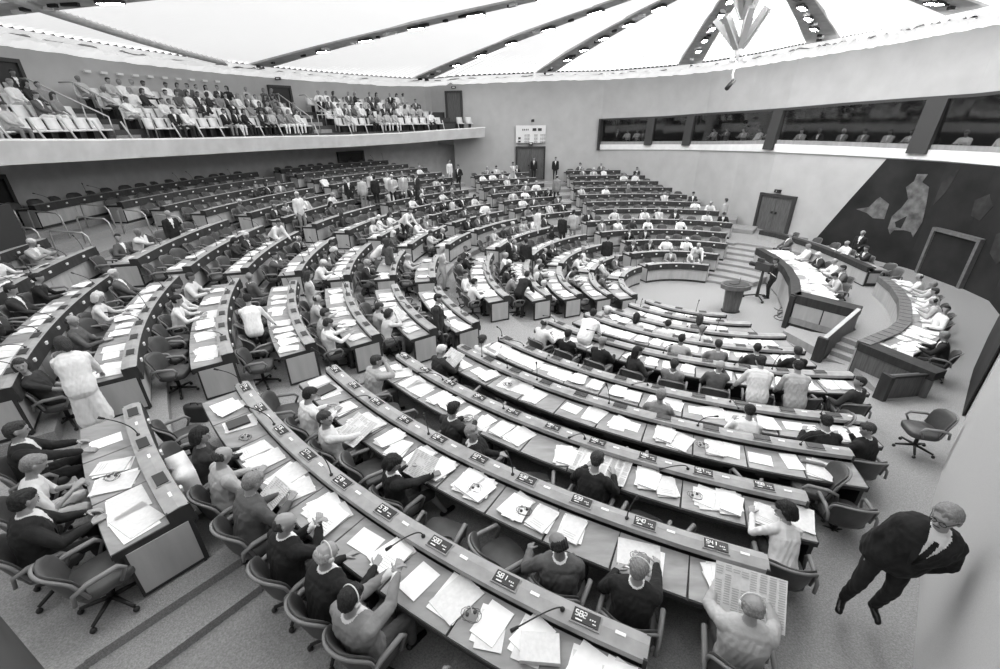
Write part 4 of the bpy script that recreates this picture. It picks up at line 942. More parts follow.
def near_person(name_label, po, x, y, z, rz, top, shirt, legs, skin, hairm, hair, female=False, heavy=1.0, coat=True, vn=True, curl=(.5, .5), palms=(None, None), headset=False, glasses=False, tie=None, lapel=True, group=None, bare=0, voxel=.0105):
    po = dict(po); po['bare'] = bare
    P, Hh, fr = build_prims(po, female, hair, coat, heavy)
    root = thing('person', name_label, 'person', (x, y, z), rz, group)
    V, F = remeshed(P, voxel, 3); V = wrinkle(V, F); cen, idx = classify(V, F, P); idx = vneck(cen, idx, fr, on=vn, tie=bool(tie))
    parts = [(V, F, idx)]
    for i, (s, W, fd, E) in enumerate(fr['hands']):
        hv, hf = remeshed(hand_prims(s, W, fd, E, curl[i], palm=palms[i]), .0042, 1); parts.append((hv, hf, np.zeros(len(hf), int)))
    me = to_mesh('person_body', *merged(parts), nslots=7); o = link(D.objects.new('body', me), root); set_mats(o, [skin, top, shirt, legs, 'shoe', hairm, tie or top])
    if Hh:
        hv, hf = remeshed(Hh, .009, 2); rgh = np.random.RandomState(len(hf)); nrm = unitv(hv.mean(axis=0)); c = hv.mean(axis=0)
        d = hv-c; d /= np.linalg.norm(d, axis=1)[:, None]; hv = hv+d*(.0035*np.sin(hv@V3(220, 140, 60)))[:, None]
        me = to_mesh('hair', hv, hf, np.zeros(len(hf), int), 1); o = link(D.objects.new('hair', me), root); set_mats(o, [hairm])
    hc, hs, fw, up = fr['hc'], fr['hs'], fr['fwd'], fr['up']
    def hq(a, b_, c): return tuple(hc+hs*a+fw*b_+up*c)
    b = MB()
    for s in (-1, 1): b.ell(hq(s*.031, .093, .016), (.0085, .0085, .006), 8, 6)
    b.tube([hq(-.022, .099, -.042), hq(0, .103, -.040), hq(.022, .099, -.042)], .0035, 5)
    obj('eyes_and_mouth', b, M['hdark'], root, False)
    if headset:
        b = MB(); b.tube([hq(.098*math.cos(t), -.012, .03+.098*math.sin(t)) for t in [math.pi*i/14 for i in range(15)]], .006, 6)
        for s in (-1, 1): b.tube([hq(s*.084, -.012, .0), hq(s*.108, -.012, .0)], .027, 10)
        obj('headset', b, M['paper2'], root, False)
    if glasses:
        b = MB()
        for s in (-1, 1): b.tube([hq(s*.032+.024*math.cos(t), .112, .016+.019*math.sin(t)) for t in [2*math.pi*i/12 for i in range(13)]], .003, 5); b.tube([hq(s*.056, .11, .02), hq(s*.088, .0, .02)], .0028, 5)
        b.tube([hq(-.01, .113, .02), hq(.01, .113, .02)], .003, 5); obj('glasses', b, M['black'], root, False)
    if coat and vn and lapel:
        N, u, f, s_ = fr['N'], fr['u'], fr['fT'], fr['sT']
        for sg in (-1, 1):
            b = MB(); A = []
            for h, x_, y_, w in ((.012, .058, -.02, .018), (-.02, .075, .075, .03), (-.10, .062, .118, .034), (-.2, .036, .136, .024), (-.3, .012, .137, .006)):
                c = N+u*h+s_*sg*x_+f*(y_*heavy*1.12+.004); A.append([tuple(c-s_*w*.6*sg), tuple(c+s_*w*sg-f*.012), tuple(c+s_*w*sg-f*.03), tuple(c-s_*w*.6*sg-f*.022)])
            b.rings(A, smooth=False); obj('lapel', b, M[top], root, False)
    return root, fr
# ------------------------------------------------------------ who sits where
def rzc(a): return math.radians(a+90)
def rzf(fx, fy): return math.atan2(-fx, fy)
def seat_of(k, a, tol=None):
    c = [s for s in SEATS if s[0] == k]; s = min(c, key=lambda s: abs(s[1]-a)); return s
TAKEN = {}; CH_OFF = .93
PAL = ['black', 'dark', 'dark', 'mid', 'grey', 'light', 'pale', 'white', 'black', 'mid', 'light', 'white']
TONE = {'black': 'black', 'dark': 'dark', 'mid': 'mid-grey', 'grey': 'grey', 'light': 'light grey', 'pale': 'pale', 'white': 'white'}
HN = {'hblack': 'black', 'hdark': 'dark', 'hgrey': 'grey', 'hwhite': 'white', 'hfair': 'fair'}
# (k, angle, pose, top, shirt, legs, skin, hair tone, hair cut, options, label)
NEAR = [
 (8, 248.0, dict(sit=1, lean=6, lh=(-.20, .44, .95), rh=(.20, .44, .95), pitch=22), 'c_light', 'c_white', 'c_mid', 'skin', 'hgrey', 'bald', dict(headset=True, vn=False, heavy=1.12), 'person in light jacket and headset reading an open newspaper'),
 (8, 244.5, dict(sit=1, lean=6, lh=(-.22, .30, .74), rh=(.16, .50, .80), pitch=12, yaw=-10), 'c_black', 'c_white', 'c_dark', 'skin', 'hgrey', 'short', dict(headset=True, heavy=1.1), 'person in black suit with grey hair and headset left of the newspaper reader'),
 (8, 241.8, dict(sit=1, lean=-2, twist=20, yaw=30, lh=(-.42, .12, .72), rh=(.02, .30, .70), pitch=30), 'c_mid', 'c_white', 'c_dark', 'skin2', 'hblack', 'bald', dict(heavy=1.12), 'balding person in mid-grey suit slumped sideways in the second aisle'),
 (7, 250.5, dict(sit=1, lean=34, twist=30, yaw=50, lh=(-.30, .45, .79), rh=(.05, .50, .79), pitch=20), 'c_white', 'c_white', 'c_dark', 'skin', 'hblack', 'bob', dict(female=True, coat=False, vn=False), 'dark-haired person in white blouse leaning over at the row end'),
 (9, 237.4, dict(sit=1, lean=-8, lh=(-.03, .36, 1.02), rh=(.05, .37, 1.03), pitch=22), 'c_grey', 'c_pale', 'c_mid', 'skin', 'hblack', 'short', dict(headset=True, heavy=1.1, curl=(.9, .9)), 'person in grey jacket and headset holding both hands raised, nearest row'),
 (9, 235.6, dict(sit=1, lean=10, lh=(-.2, .34, .74), rh=(.18, .42, .78), pitch=16, yaw=-8), 'c_black', 'c_white', 'c_black', 'skin', 'hfair', 'bald', dict(headset=True, heavy=1.15), 'bald person in black suit with white headset, nearest row'),
 (9, 233.4, dict(sit=1, lean=8, lh=(-.02, .34, .92), rh=(.05, .35, .93), pitch=14, yaw=-35), 'c_black', 'c_white', 'c_black', 'skin', 'hdark', 'bald', dict(curl=(.8, .8), heavy=1.1), 'balding person in black suit with clasped hands, nearest row'),
 (9, 230.6, dict(sit=1, lean=14, lh=(-.05, .36, .80), rh=(.16, .38, .80), pitch=34), 'c_mid', 'c_light', 'c_dark', 'skin', 'hgrey', 'short', dict(vn=False, heavy=1.12), 'grey-haired person in creased grey jacket reading papers on the lap'),
 (9, 228.2, dict(sit=1, lean=10, lh=(-.1, .34, .76), rh=(.12, .36, .80), pitch=26), 'c_light', 'c_light', 'c_dark', 'skin', 'hdark', 'bald', dict(vn=False), 'bald-crowned person in light jacket beside the person in striped sweater'),
 (9, 226.1, dict(sit=1, lean=6, twist=-10, lh=(-.06, .40, .74), rh=(.10, .44, .72), pitch=12, yaw=-20), 'c_dark', 'c_dark', 'c_black', 'skin', 'hblack', 'bob', dict(female=True, coat=False, vn=False), 'black-haired person in dark striped sweater with a white coat on the chair'),
 (10, 221.9, dict(sit=1, lean=4, lh=(-.10, .42, .78), rh=(.26, .50, .80), pitch=12), 'c_black', 'c_pale', 'c_black', 'skin', 'hdark', 'short', dict(headset=False, heavy=1.1), 'person in black suit with a pale scarf reaching over the left-hand desk'),
 (10, 224.7, dict(sit=1, lean=16, lh=(.0, .36, .76), rh=(.16, .34, .80), pitch=34), 'c_pale', 'c_pale', 'c_pale', 'skin', 'hgrey', 'short', dict(female=True, coat=False, vn=False, bare=1), 'person in pale short-sleeved dress writing, between two people in black'),
 (10, 226.9, dict(sit=1, lean=8, lh=(-.05, .40, .77), rh=(.2, .40, .77), pitch=20, yaw=20), 'c_black', 'c_pale', 'c_black', 'skin', 'hblack', 'short', dict(heavy=1.2), 'dark-haired person in black, lowest of three at the left-hand desk'),
 (8, 225.1, dict(sit=1, lean=8, lh=(-.14, .34, .80), rh=(.14, .36, .80), pitch=30), 'c_white', 'c_white', 'c_dark', 'skin', 'hblack', 'short', dict(coat=False, vn=False), 'dark-haired person in white shirt holding a white sheet, third row'),
 (8, 228.0, dict(sit=1, lean=-4, lh=(-.18, .30, .78), rh=(.2, .40, .80), pitch=4, yaw=-40, twist=-20), 'c_pale', 'c_pale', 'c_grey', 'skin', 'hdark', 'short', dict(coat=False, vn=False), 'person in pale patterned shirt turning with a newspaper, third row'),
 (8, 233.3, dict(sit=1, lean=-2, twist=-25, lh=(-.10, .30, .84), rh=(.28, .36, .84), pitch=24, yaw=-35, skirt=1, rf=(.3, .5, .09)), 'c_black', 'c_white', 'c_black', 'skin', 'hblack', 'bob', dict(female=True, curl=(.8, .8)), 'dark-haired person in black dress reading large sheets, legs out in the aisle'),
 (7, 234.3, dict(sit=1, lean=-18, twist=140, yaw=135, lh=(-.1, -.1, .8), rh=(.3, .0, .8), pitch=-6), 'c_black', 'c_white', 'c_black', 'skin', 'hgrey', 'short', dict(tie='c_dark', heavy=1.1), 'person in black suit and tie leaning back and looking up at the ceiling'),
 (7, 231.9, dict(sit=1, lean=6, lh=(-.12, .36, .82), rh=(.14, .38, .84), pitch=20), 'c_dark', 'c_white', 'c_dark', 'skin', 'hblack', 'short', dict(), 'person in dark jacket reading a sheet, back to the nearest row'),
 (7, 241.3, dict(sit=1, lean=20, lh=(-.2, .44, .79), rh=(.2, .44, .79), pitch=36), 'c_black', 'c_light', 'c_dark', 'skin', 'hdark', 'short', dict(), 'person in black bent over a large newspaper spread on the desk'),
 (7, 222.7, POSE['chin'], 'c_light', 'c_light', 'c_mid', 'skin', 'hdark', 'short', dict(heavy=1.12, vn=False), 'person in light jacket resting chin on hand at the near end'),
 (6, 223.4, dict(sit=1, lean=10, lh=(-.2, .34, .86), rh=(.14, .40, .84), pitch=24), 'c_dark', 'c_light', 'c_dark', 'skin', 'hwhite', 'short', dict(vn=False), 'white-haired person in dark jacket reading a broad white sheet'),
 (5, 250.7, POSE['write'], 'c_white', 'c_white', 'c_dark', 'skin', 'hblack', 'short', dict(coat=False, vn=False), 'dark-haired person in white shirt working alone, sixth row'),
 (5, 256.6, POSE['write'], 'c_black', 'c_white', 'c_black', 'skin', 'hblack', 'short', dict(), 'dark-haired person in black bent low at the right row end'),
 (5, 259.3, dict(sit=1, lean=10, twist=35, yaw=60, lh=(-.32, .2, .9), rh=(-.04, .34, .9), pitch=18), 'c_black', 'c_white', 'c_black', 'skin', 'hdark', 'short', dict(heavy=1.1), 'brown-haired person in black turned towards a neighbour at the row end'),
 (10, 215.0, dict(sit=1, lean=-16, twist=-20, lh=(-.1, .2, .66), rh=(.22, .26, .72), pitch=-6, yaw=-60), 'c_dark', 'c_dark', 'c_black', 'skin', 'hdark', 'bob', dict(female=True, coat=False, vn=False, bare=1), 'smiling person in dark top leaning back beside the one in white coat'),
 (10, 209.4, dict(sit=1, lean=4, lh=(.02, .34, .78), rh=(.16, .36, .78), pitch=14, yaw=-30), 'c_mid', 'c_mid', 'c_dark', 'skin', 'hdark', 'bald', dict(coat=False, vn=False), 'bald person in mid-grey top behind the one in white coat'),
 (10, 205.0, POSE['desk'], 'c_pale', 'c_pale', 'c_grey', 'skin', 'hwhite', 'bob', dict(female=True, coat=False, vn=False), 'white-haired person in pale dress at the left block'),
 (9, 205.9, POSE['desk'], 'c_white', 'c_white', 'c_dark', 'skin', 'hblack', 'bun', dict(coat=False, vn=False, female=True), 'person in white blouse and black hat at the tenth row, left block'),
 (9, 203.0, POSE['lap'], 'c_pale', 'c_white', 'c_mid', 'skin', 'hdark', 'short', dict(coat=False, vn=False), 'person in pale shirt next to the one in black hat'),
 (5, 243.3, POSE['desk'], 'c_grey', 'c_white', 'c_dark', 'skin', 'hgrey', 'short', dict(vn=False), 'grey-haired person low behind the desk in the sixth row'),
 (7, 210.7, POSE['desk'], 'c_light', 'c_pale', 'c_mid', 'skin', 'hdark', 'short', dict(vn=False, heavy=1.08), 'person in light jacket and headset seated in profile, left block'),
 (7, 213.4, POSE['read'], 'c_white', 'c_white', 'c_dark', 'skin', 'hdark', 'short', dict(vn=False, coat=False), 'person in white shirt holding papers at the near end, left block'),
 (6, 209.6, POSE['read'], 'c_light', 'c_light', 'c_grey', 'skin', 'hdark', 'short', dict(vn=False, coat=False), 'person in light shirt reading a huge white sheet, left block'),
]
for e in NEAR:
    k, a, po, top, shirt, legs, skin, hm, hair, opt, lab = e
    s = seat_of(k, a); TAKEN[(s[0], s[1])] = 1; x, y = P2(RK[k]+CH_OFF+(.16 if k == 10 and a > 219 else .12 if k == 10 and a > 214 else 0), a)
    place_chair(x, y, zf(k), rzc(a), 'swivel chair under the '+lab.split(' and looking')[0][:200] if len(lab.split()) <= 12 else 'swivel chair under the '+' '.join(lab.split()[:9]), True)
    near_person(lab, po, x, y, zf(k), rzc(a), top, shirt, legs, skin, hm, hair, group=None, voxel=.0095 if k > 6 else .013, **opt)
# the standing figures close to the camera
STANDN = [
 ((3.98, 3.18, 1.98), (-.55, -.83), dict(sit=0, lean=15, hip=(-.03, .12, .92), side=-.24, twist=0, yaw=-34, lh=(-.19, .16, .86), rh=(.13, .16, .86), lhp=(-1, -.25, 0), rhp=(1, -.25, 0), pitch=6, lf=(-.14, -.02, .085), rf=(.12, .06, .085)), 'c_black', 'c_white', 'c_black', 'skin', 'hgrey', 'short', dict(tie='c_black', glasses=True, heavy=1.28, voxel=.0078), 'person in black suit and tie standing with hands in pockets against the wall'),
 ((-6.62, 5.98, 2.32), (-.6, .8), dict(sit=0, lean=26, lh=(-.24, .58, .80), rh=(.22, .56, .82), pitch=30, yaw=25, skirt=1), 'c_white', 'c_white', 'c_white', 'skin', 'hdark', 'bob', dict(female=True, coat=True, vn=False, heavy=1.25), 'person in long white coat bending over the desk end, left block'),
 ((-5.51, 9.05, 1.86), (-.45, .9), dict(sit=0, lean=32, lh=(-.1, .5, .85), rh=(.4, .45, .82), pitch=40), 'c_white', 'c_white', 'c_black', 'skin', 'hblack', 'short', dict(coat=False, vn=False), 'person in white shirt and black trousers bending over a desk, left block'),
 ((-1.62, 10.75, 1.2), (.8, -.1), POSE['standhip'], 'c_dark', 'c_white', 'c_dark', 'skin', 'hblack', 'short', dict(tie='c_dark'), 'person in dark suit and tie standing amid the rows at centre'),
 ((5.2, 7.55, .93), (.35, .9), dict(sit=0, lean=34, lh=(-.36, .45, .85), rh=(.1, .5, .9), pitch=40, yaw=20), 'c_pale', 'c_white', 'c_dark', 'skin', 'hblack', 'short', dict(vn=False, heavy=1.12), 'person in pale suit standing and bending to a seated neighbour, fifth row'),
 ((5.85, 7.35, .93), (.2, .9), dict(sit=0, lean=26, lh=(-.2, .45, .9), rh=(.22, .5, .85), pitch=36), 'c_light', 'c_white', 'c_mid', 'skin', 'hblack', 'short', dict(vn=False, heavy=1.1), 'person in light grey suit standing beside the one in pale suit'),
 ((2.2, 10.35, .93), (.5, .8), dict(sit=0, lean=52, lh=(-.1, .6, .8), rh=(.2, .6, .8), pitch=30), 'c_white', 'c_white', 'c_grey', 'skin', 'hblack', 'short', dict(vn=False, heavy=1.1), 'person in white jacket bending forward over the fourth row'),
]
for loc, f, po, top, shirt, legs, skin, hm, hair, opt, lab in STANDN:
    r_, _f = near_person(lab, po, *loc, rzf(*f), top, shirt, legs, skin, hm, hair, **opt)
    if 'hands in pockets' in lab: r_.scale = (1.1, 1.1, 1.1)
# standing figures farther off: shared bodies
STANDF = [
 ((-11.45, 15.7, 2.55), (.8, -.5), 'standhip', 'black', 'white', 'black', 'hwhite', 'bald', 'bald person in black suit standing by the left stairs'),
 ((-8.7, 19.9, 2.55), (.7, -.5), 'standhip', 'pale', 'white', 'grey', 'hwhite', 'short', 'person in pale suit standing among the gallery blocks'),
 ((-8.8, 17.3, 2.09), (.7, -.3), 'bend', 'white', 'white', 'dark', 'hdark', 'short', 'person in white bending over a desk, gallery left block'),
 ((-5.2, 11.5, 1.62), (.9, .3), 'standarms', 'light', 'white', 'light', 'hdark', 'long', 'long-haired person in light dress standing between rows, left block'),
 ((-8.1, 25.2, 2.55), (.3, -.9), 'standhip', 'black', 'white', 'black', 'hgrey', 'short', 'person in black suit, leftmost of the standing group'),
 ((-7.5, 25.6, 2.55), (-.3, .5), 'stand', 'light', 'white', 'grey', 'hdark', 'short', 'person in light jacket, second in the standing group'),
 ((-7.7, 28.2, 2.55), (.5, -.5), 'stand', 'light', 'white', 'light', 'hdark', 'short', 'person in light suit at the back of the standing group'),
 ((-6.9, 26.0, 2.55), (.2, .8), 'stand', 'black', 'black', 'black', 'hblack', 'short', 'person in black seen from behind in the standing group'),
 ((-6.5, 27.4, 2.55), (.4, -.6), 'standarms', 'pale', 'white', 'grey', 'hgrey', 'short', 'person in pale suit with folded arms in the standing group'),
 ((-6.0, 26.4, 2.55), (.0, -.9), 'standhip', 'light', 'white', 'black', 'hwhite', 'short', 'person in light jacket and black trousers in the standing group'),
 ((-5.6, 27.4, 2.55), (.3, -.8), 'stand', 'light', 'white', 'light', 'hgrey', 'short', 'person in light suit, right edge of the standing group'),
 ((-4.7, 27.0, 2.55), (-.5, -.5), 'stand', 'dark', 'white', 'dark', 'hdark', 'short', 'person in dark suit facing the standing group'),
 ((-2.7, 32.2, 2.55), (-.5, -.8), 'standhip', 'black', 'white', 'black', 'hblack', 'short', 'tall person in black standing in the rear aisle'),
 ((-3.5, 33.9, 2.75), (.6, -.6), 'stand', 'pale', 'white', 'light', 'hdark', 'short', 'person in pale jacket behind the tall one in black'),
 ((4.6, 37.9, 2.55), (-.1, -1), 'stand', 'black', 'white', 'black', 'hdark', 'short', 'person in black suit standing right of the far door'),
 ((2.9, 38.3, 2.55), (-.1, -1), 'stand', 'black', 'white', 'black', 'hdark', 'short', 'person in black suit standing in the far doorway'),
 ((1.05, 33.9, 2.55), (.4, -.6), 'standarms', 'light', 'white', 'light', 'hdark', 'short', 'person in light patterned dress left of the far door'),
 ((3.7, 29.4, 2.09), (.0, 1), 'stand', 'grey', 'grey', 'black', 'hdark', 'bald', 'person in grey jacket seen from behind in the far aisle'),
 ((3.9, 23.5, 1.0), (.3, .9), 'stand', 'light', 'light', 'grey', 'hblack', 'short', 'person in light shirt seen from behind in the centre aisle'),
 ((3.2, 22.5, 1.0), (.6, .7), 'stand', 'black', 'black', 'black', 'hblack', 'short', 'person in black beside the one in light shirt, centre aisle'),
 ((5.2, 21.0, .23), (.3, .9), 'stand', 'black', 'black', 'black', 'hblack', 'short', 'person in black standing before the block beside the wall steps'),
 ((13.5, 27.0, .93), (-.5, .8), 'stand', 'light', 'light', 'light', 'hdark', 'short', 'person in light jacket standing alone by the right-hand wall'),
 ((9.3, 20.6, .23), (-.2, -.9), 'bend', 'pale', 'white', 'grey', 'hfair', 'short', 'person in pale suit bending behind the second desk row'),
 ((-2.2, 16.65, .93), (.9, -.2), 'standarms', 'light', 'white', 'light', 'hfair', 'long', 'fair-haired person in light dress standing in the middle aisle'),
 ((-4.1, 16.1, 1.39), (.5, .7), 'standhip', 'mid', 'white', 'mid', 'hdark', 'long', 'person in grey coat standing in the left middle aisle'),
 ((-4.8, 16.7, 1.39), (.9, .2), 'bend', 'white', 'white', 'grey', 'hdark', 'short', 'person in white bending beside the one in grey coat'),
 ((.45, 19.1, .7), (.7, -.4), 'standhip', 'black', 'white', 'black', 'hblack', 'short', 'person in black suit with outstretched arm, inner aisle'),
 ((1.15, 18.7, .7), (.2, .8), 'stand', 'black', 'black', 'black', 'hblack', 'short', 'person in black seen from behind, inner aisle'),
 ((.68, 14.4, .7), (.4, .5), 'bend', 'black', 'black', 'black', 'hdark', 'short', 'person in black bending into the inner rows near the centre'),
 ((-4.3, 20.1, 2.0), (.7, -.3), 'bend', 'white', 'white', 'black', 'hdark', 'short', 'person in white shirt bending down, gallery middle block'),
 ((2.0, 23.2, 1.2), (.5, -.4), 'stand', 'pale', 'white', 'pale', 'hdark', 'bob', 'person in pale dress standing near the centre aisle'),
 ((16.4, 19.9, .6), (-.9, -.4), 'standhip', 'black', 'white', 'black', 'hfair', 'bald', 'person in black suit standing before the tapestry'),
 ((11.45, 17.7, 0), (-.8, .3), 'standarms', 'dark', 'light', 'black', 'hblack', 'short', 'person in dark clothes working the television camera'),
]
def lod_person(loc, rz, pose, top, shirt, legs, hm, hair, female, label, group=None, skin='skin'):
    o = link(D.objects.new('person', lod_mesh(pose, hair, female, top != shirt))); o.location = loc; o.rotation_euler = (0, 0, rz)
    set_mats(o, [skin, 'c_'+top, 'c_'+shirt, 'c_'+legs, 'shoe', hm]); return tag(o, label, 'person', group)
for loc, f, pose, top, shirt, legs, hm, hair, lab in STANDF: lod_person(loc, rzf(*f), pose, top, shirt, legs, hm, hair, hair in ('long', 'bob'), lab)
# ------------------------------------------------------------ the other delegates and all the chairs
KNOWN = [(4, 218.3, 'white', 'hdark'), (4, 222.9, 'dark', 'hblack'), (4, 225.8, 'black', 'hblack'), (4, 232.7, 'black', 'hgrey'), (4, 236.0, 'dark', 'hblack'), (4, 240.3, 'light', 'hdark'), (4, 245.4, 'grey', 'hdark'), (4, 250.1, 'mid', 'hfair'), (4, 263.5, 'dark', 'hblack'), (4, 229, 'dark', 'hblack'),
  (3, 262.6, 'black', 'hdark'), (3, 258, 'dark', 'hblack'), (3, 241.1, 'light', 'hblack'), (3, 252, 'grey', 'hdark'), (2, 216.2, 'grey', 'hwhite'), (2, 223, 'mid', 'hdark'), (2, 230, 'pale', 'hblack'), (2, 236.9, 'white', 'hblack'), (2, 246, 'pale', 'hgrey'), (1, 252, 'grey', 'hdark'),
  (5, 223.9, 'white', 'hdark'), (5, 214.2, 'dark', 'hblack'), (6, 212, 'pale', 'hdark'), (10, 199, 'mid', 'hwhite'), (9, 199, 'pale', 'hdark'), (12, 196, 'white', 'hgrey'), (11, 207, 'black', 'hdark'), (11, 201, 'black', 'hblack'), (11, 203.5, 'dark', 'hblack'),
  (0, 75, 'pale', 'hdark'), (1, 70, 'pale', 'hwhite'), (1, 80, 'white', 'hfair'), (1, 93, 'dark', 'hdark'), (1, 104, 'dark', 'hgrey'), (2, 103, 'black', 'hblack'), (2, 90, 'dark', 'hdark'), (4, 62, 'black', 'hblack'), (4, 68, 'pale', 'hdark'), (3, 78, 'white', 'hgrey'), (3, 86, 'white', 'hfair'), (3, 93, 'dark', 'hfair'), (3, 101, 'white', 'hfair'),
  (10, 170, 'dark', 'hdark'), (13, 193, 'mid', 'hdark'), (13, 203, 'white', 'hdark')]
for k, a, t, h in KNOWN:
    s = seat_of(k, a); TAKEN.setdefault((s[0], s[1]), (t, h))
DENS = {'near block': 0, 'inner middle block': .84, 'inner block before the far door': .76, 'block beside the wall steps': .34, 'far block under the booths': .33, 'far door block': .64, 'gallery right block': .62, 'gallery middle block': .5, 'gallery left block': .38, 'left block': .16}
rg = random.Random(21); people = []; chairs = []
for s in SEATS:
    k, a, blk, ri, i = s; v = TAKEN.get((k, a)); x, y = P2(RK[k]+CH_OFF, a)
    if v == 1: continue
    dens = DENS[blk]*(.35 if k >= 11 and 'gallery' in blk else 1)*(.1 if k >= 13 else 1)
    occ = v is not None or rg.random() < dens
    dd = camdist(x, y, zf(k)+1)
    lab_seat = '%s seat, %s row, %s' % (nth(i), nth(ri), blk)
    jit = rg.uniform(-5, 5) if occ else rg.uniform(-28, 28); dr = rg.uniform(-.02, .05) if occ else rg.uniform(-.12, .14)
    x, y = P2(RK[k]+CH_OFF+dr, a); rz = math.radians(a+90+jit)
    chairs.append((dd, x, y, zf(k), rz, lab_seat, occ))
    if occ:
        t, h = v if v else (rg.choice(PAL), rg.choice(['hblack', 'hdark', 'hdark', 'hgrey', 'hwhite', 'hblack', 'hfair']))
        fem = rg.random() < .28; hair = rg.choice(['bob', 'long', 'bun']) if fem else rg.choice(['short', 'short', 'short', 'bald'])
        pose = rg.choice(['desk', 'desk', 'write', 'back', 'lap', 'read', 'chin', 'turn', 'turnr', 'desk'])
        shirt = 'white' if t in ('black', 'dark', 'mid', 'grey', 'light') and not (fem and rg.random() < .5) else t
        people.append((dd, (x, y, zf(k)), rz+math.radians(rg.uniform(-8, 8)), pose, t, shirt, rg.choice(['dark', 'black', 'mid', 'grey']), h, hair, fem, lab_seat))
# empty and odd chairs that the photograph shows on their own
X = [((-4.15, 3.06, 2.325), rzf(.35, .54), 'large empty swivel chair standing alone beside the low steps'), ((-5.25, 4.05, 2.32), rzf(.7, .7), 'swivel chair half hidden behind the big empty one by the steps'),
     ((7.85, 6.65, 1.2), rzf(-.95, .32), 'empty swivel chair turned towards the near wall in the aisle'), ((6.1, 6.75, 1.16), rzf(-.6, .3), 'swivel chair pushed out at the right end of the sixth row'),
     ((4.65, 5.0, 1.5), rzf(-.8, .4), 'swivel chair tilted into the aisle at the eighth row end'), ((.62, 1.6, 2.09), rzf(.2, .95), 'swivel chair at the bottom edge behind the newspaper reader')]
for loc, rz, lab in X[:1]+X[2:5]: place_chair(*loc, rz, lab, True)
# presidium people and their chairs
PRES = [((13.9, 21.3), 'p2', 'mid', 'hdark', 'back'), ((15.75, 19.7), 'p1', 'white', 'hgrey', 'desk'), ((15.85, 18.7), 'p1', 'dark', 'hdark', 'clasp'), ((13.55, 19.2), 'p2', 'pale', 'hgrey', 'lap'), ((13.55, 18.0), 'p2', 'dark', 'hwhite', 'write'), ((13.3, 16.9), 'p2', 'white', 'hgrey', 'desk'), ((13.0, 16.0), 'p2', 'mid', 'hblack', 'desk'), ((12.35, 15.25), 'p2', 'light', 'hblack', 'write'),
        ((14.9, 14.85), 'p3', 'pale', 'hdark', 'desk'), ((14.6, 14.1), 'p3', 'light', 'hgrey', 'read'), ((14.15, 13.4), 'p3', 'pale', 'hdark', 'desk'), ((13.6, 12.6), 'p3', 'light', 'hblack', 'write'), ((13.0, 12.0), 'p3', 'white', 'hblack', 'turn'), ((11.55, 10.2), 'p3', 'black', 'hgrey', 'desk')]
DN = {'p1': 'rear presidium desk', 'p2': 'front presidium desk', 'p3': 'tiled presidium desk'}; cnt = {}
for (x, y), g, t, h, pose in PRES:
    f = {'p1': (-1, -.1), 'p2': (-.95, .25), 'p3': (-.7, .72)}[g]; n = cnt.get(g, 0); cnt[g] = n+1
    place_chair(x, y, PZ, rzf(*f), 'swivel chair in use at the %s, %s from the far end' % (DN[g], nth(n)), False)
    lod_person((x, y, PZ), rzf(*f), pose, t, 'white' if t != 'white' else 'white', 'dark', h, 'short' if n % 3 else 'bald', False, '%s person in %s clothes at the %s, %s from the far end' % ('seated', TONE[t], DN[g], nth(n)))
for i, (x, y) in enumerate([(15.35, 23.2), (15.75, 22.0), (15.95, 21.0), (15.9, 17.6), (15.6, 16.9)]):
    place_chair(x, y, PZ, rzf(-1, -.1+.2*rg.random()), 'empty swivel chair behind the rear presidium desk, %s from the far end' % nth(i), False)
chairs.sort(key=lambda c: c[0]); chairs = [c for c in chairs]
NCH = 300-len(NEAR)-5-len(PRES)-5
for i, (dd, x, y, z, rz, lab, occ) in enumerate(chairs[:NCH]):
    place_chair(x, y, z, rz, ('occupied swivel chair, ' if occ else 'empty swivel chair, ')+lab, i < 95)
def bulk(name, items, cat, label, mats):
    """items: (mesh, loc, rz, slot remap) joined into one uncounted mass"""
    VV = []; LV = []; LS = []; MI = []; o = 0
    for me, loc, rz, mp in items:
        n = len(me.vertices); v = np.empty(n*3, np.float32); me.vertices.foreach_get('co', v); v = v.reshape(-1, 3); c, s = math.cos(rz), math.sin(rz)
        VV.append(np.c_[v[:, 0]*c-v[:, 1]*s+loc[0], v[:, 0]*s+v[:, 1]*c+loc[1], v[:, 2]+loc[2]])
        li = np.empty(len(me.loops), np.int32); me.loops.foreach_get('vertex_index', li); LV.append(li+o)
        lt = np.empty(len(me.polygons), np.int32); me.polygons.foreach_get('loop_total', lt); LS.append(lt)
        mi = np.empty(len(me.polygons), np.int32); me.polygons.foreach_get('material_index', mi); MI.append(np.array(mp, np.int32)[mi]); o += n
    VV = np.vstack(VV); LV = np.concatenate(LV); LS = np.concatenate(LS); MI = np.concatenate(MI)
    me = D.meshes.new(name); me.vertices.add(len(VV)); me.vertices.foreach_set('co', VV.ravel().astype(np.float32)); me.loops.add(len(LV)); me.loops.foreach_set('vertex_index', LV)
    me.polygons.add(len(LS)); me.polygons.foreach_set('loop_start', np.concatenate([[0], np.cumsum(LS)[:-1]]).astype(np.int32)); 
    for m in mats: me.materials.append(M[m])
    me.polygons.foreach_set('material_index', MI); me.polygons.foreach_set('use_smooth', np.ones(len(LS), bool)); me.update(calc_edges=True); me.validate()
    o_ = link(D.objects.new(name, me)); return tag(o_, label, cat, kind='stuff')
rest = chairs[NCH:]
if rest: bulk('distant_chairs', [(CHM, (x, y, z), rz, [0, 1, 2]) for dd, x, y, z, rz, lab, occ in rest], 'chairs', 'mass of distant swivel chairs in the farthest curved rows', _mats)
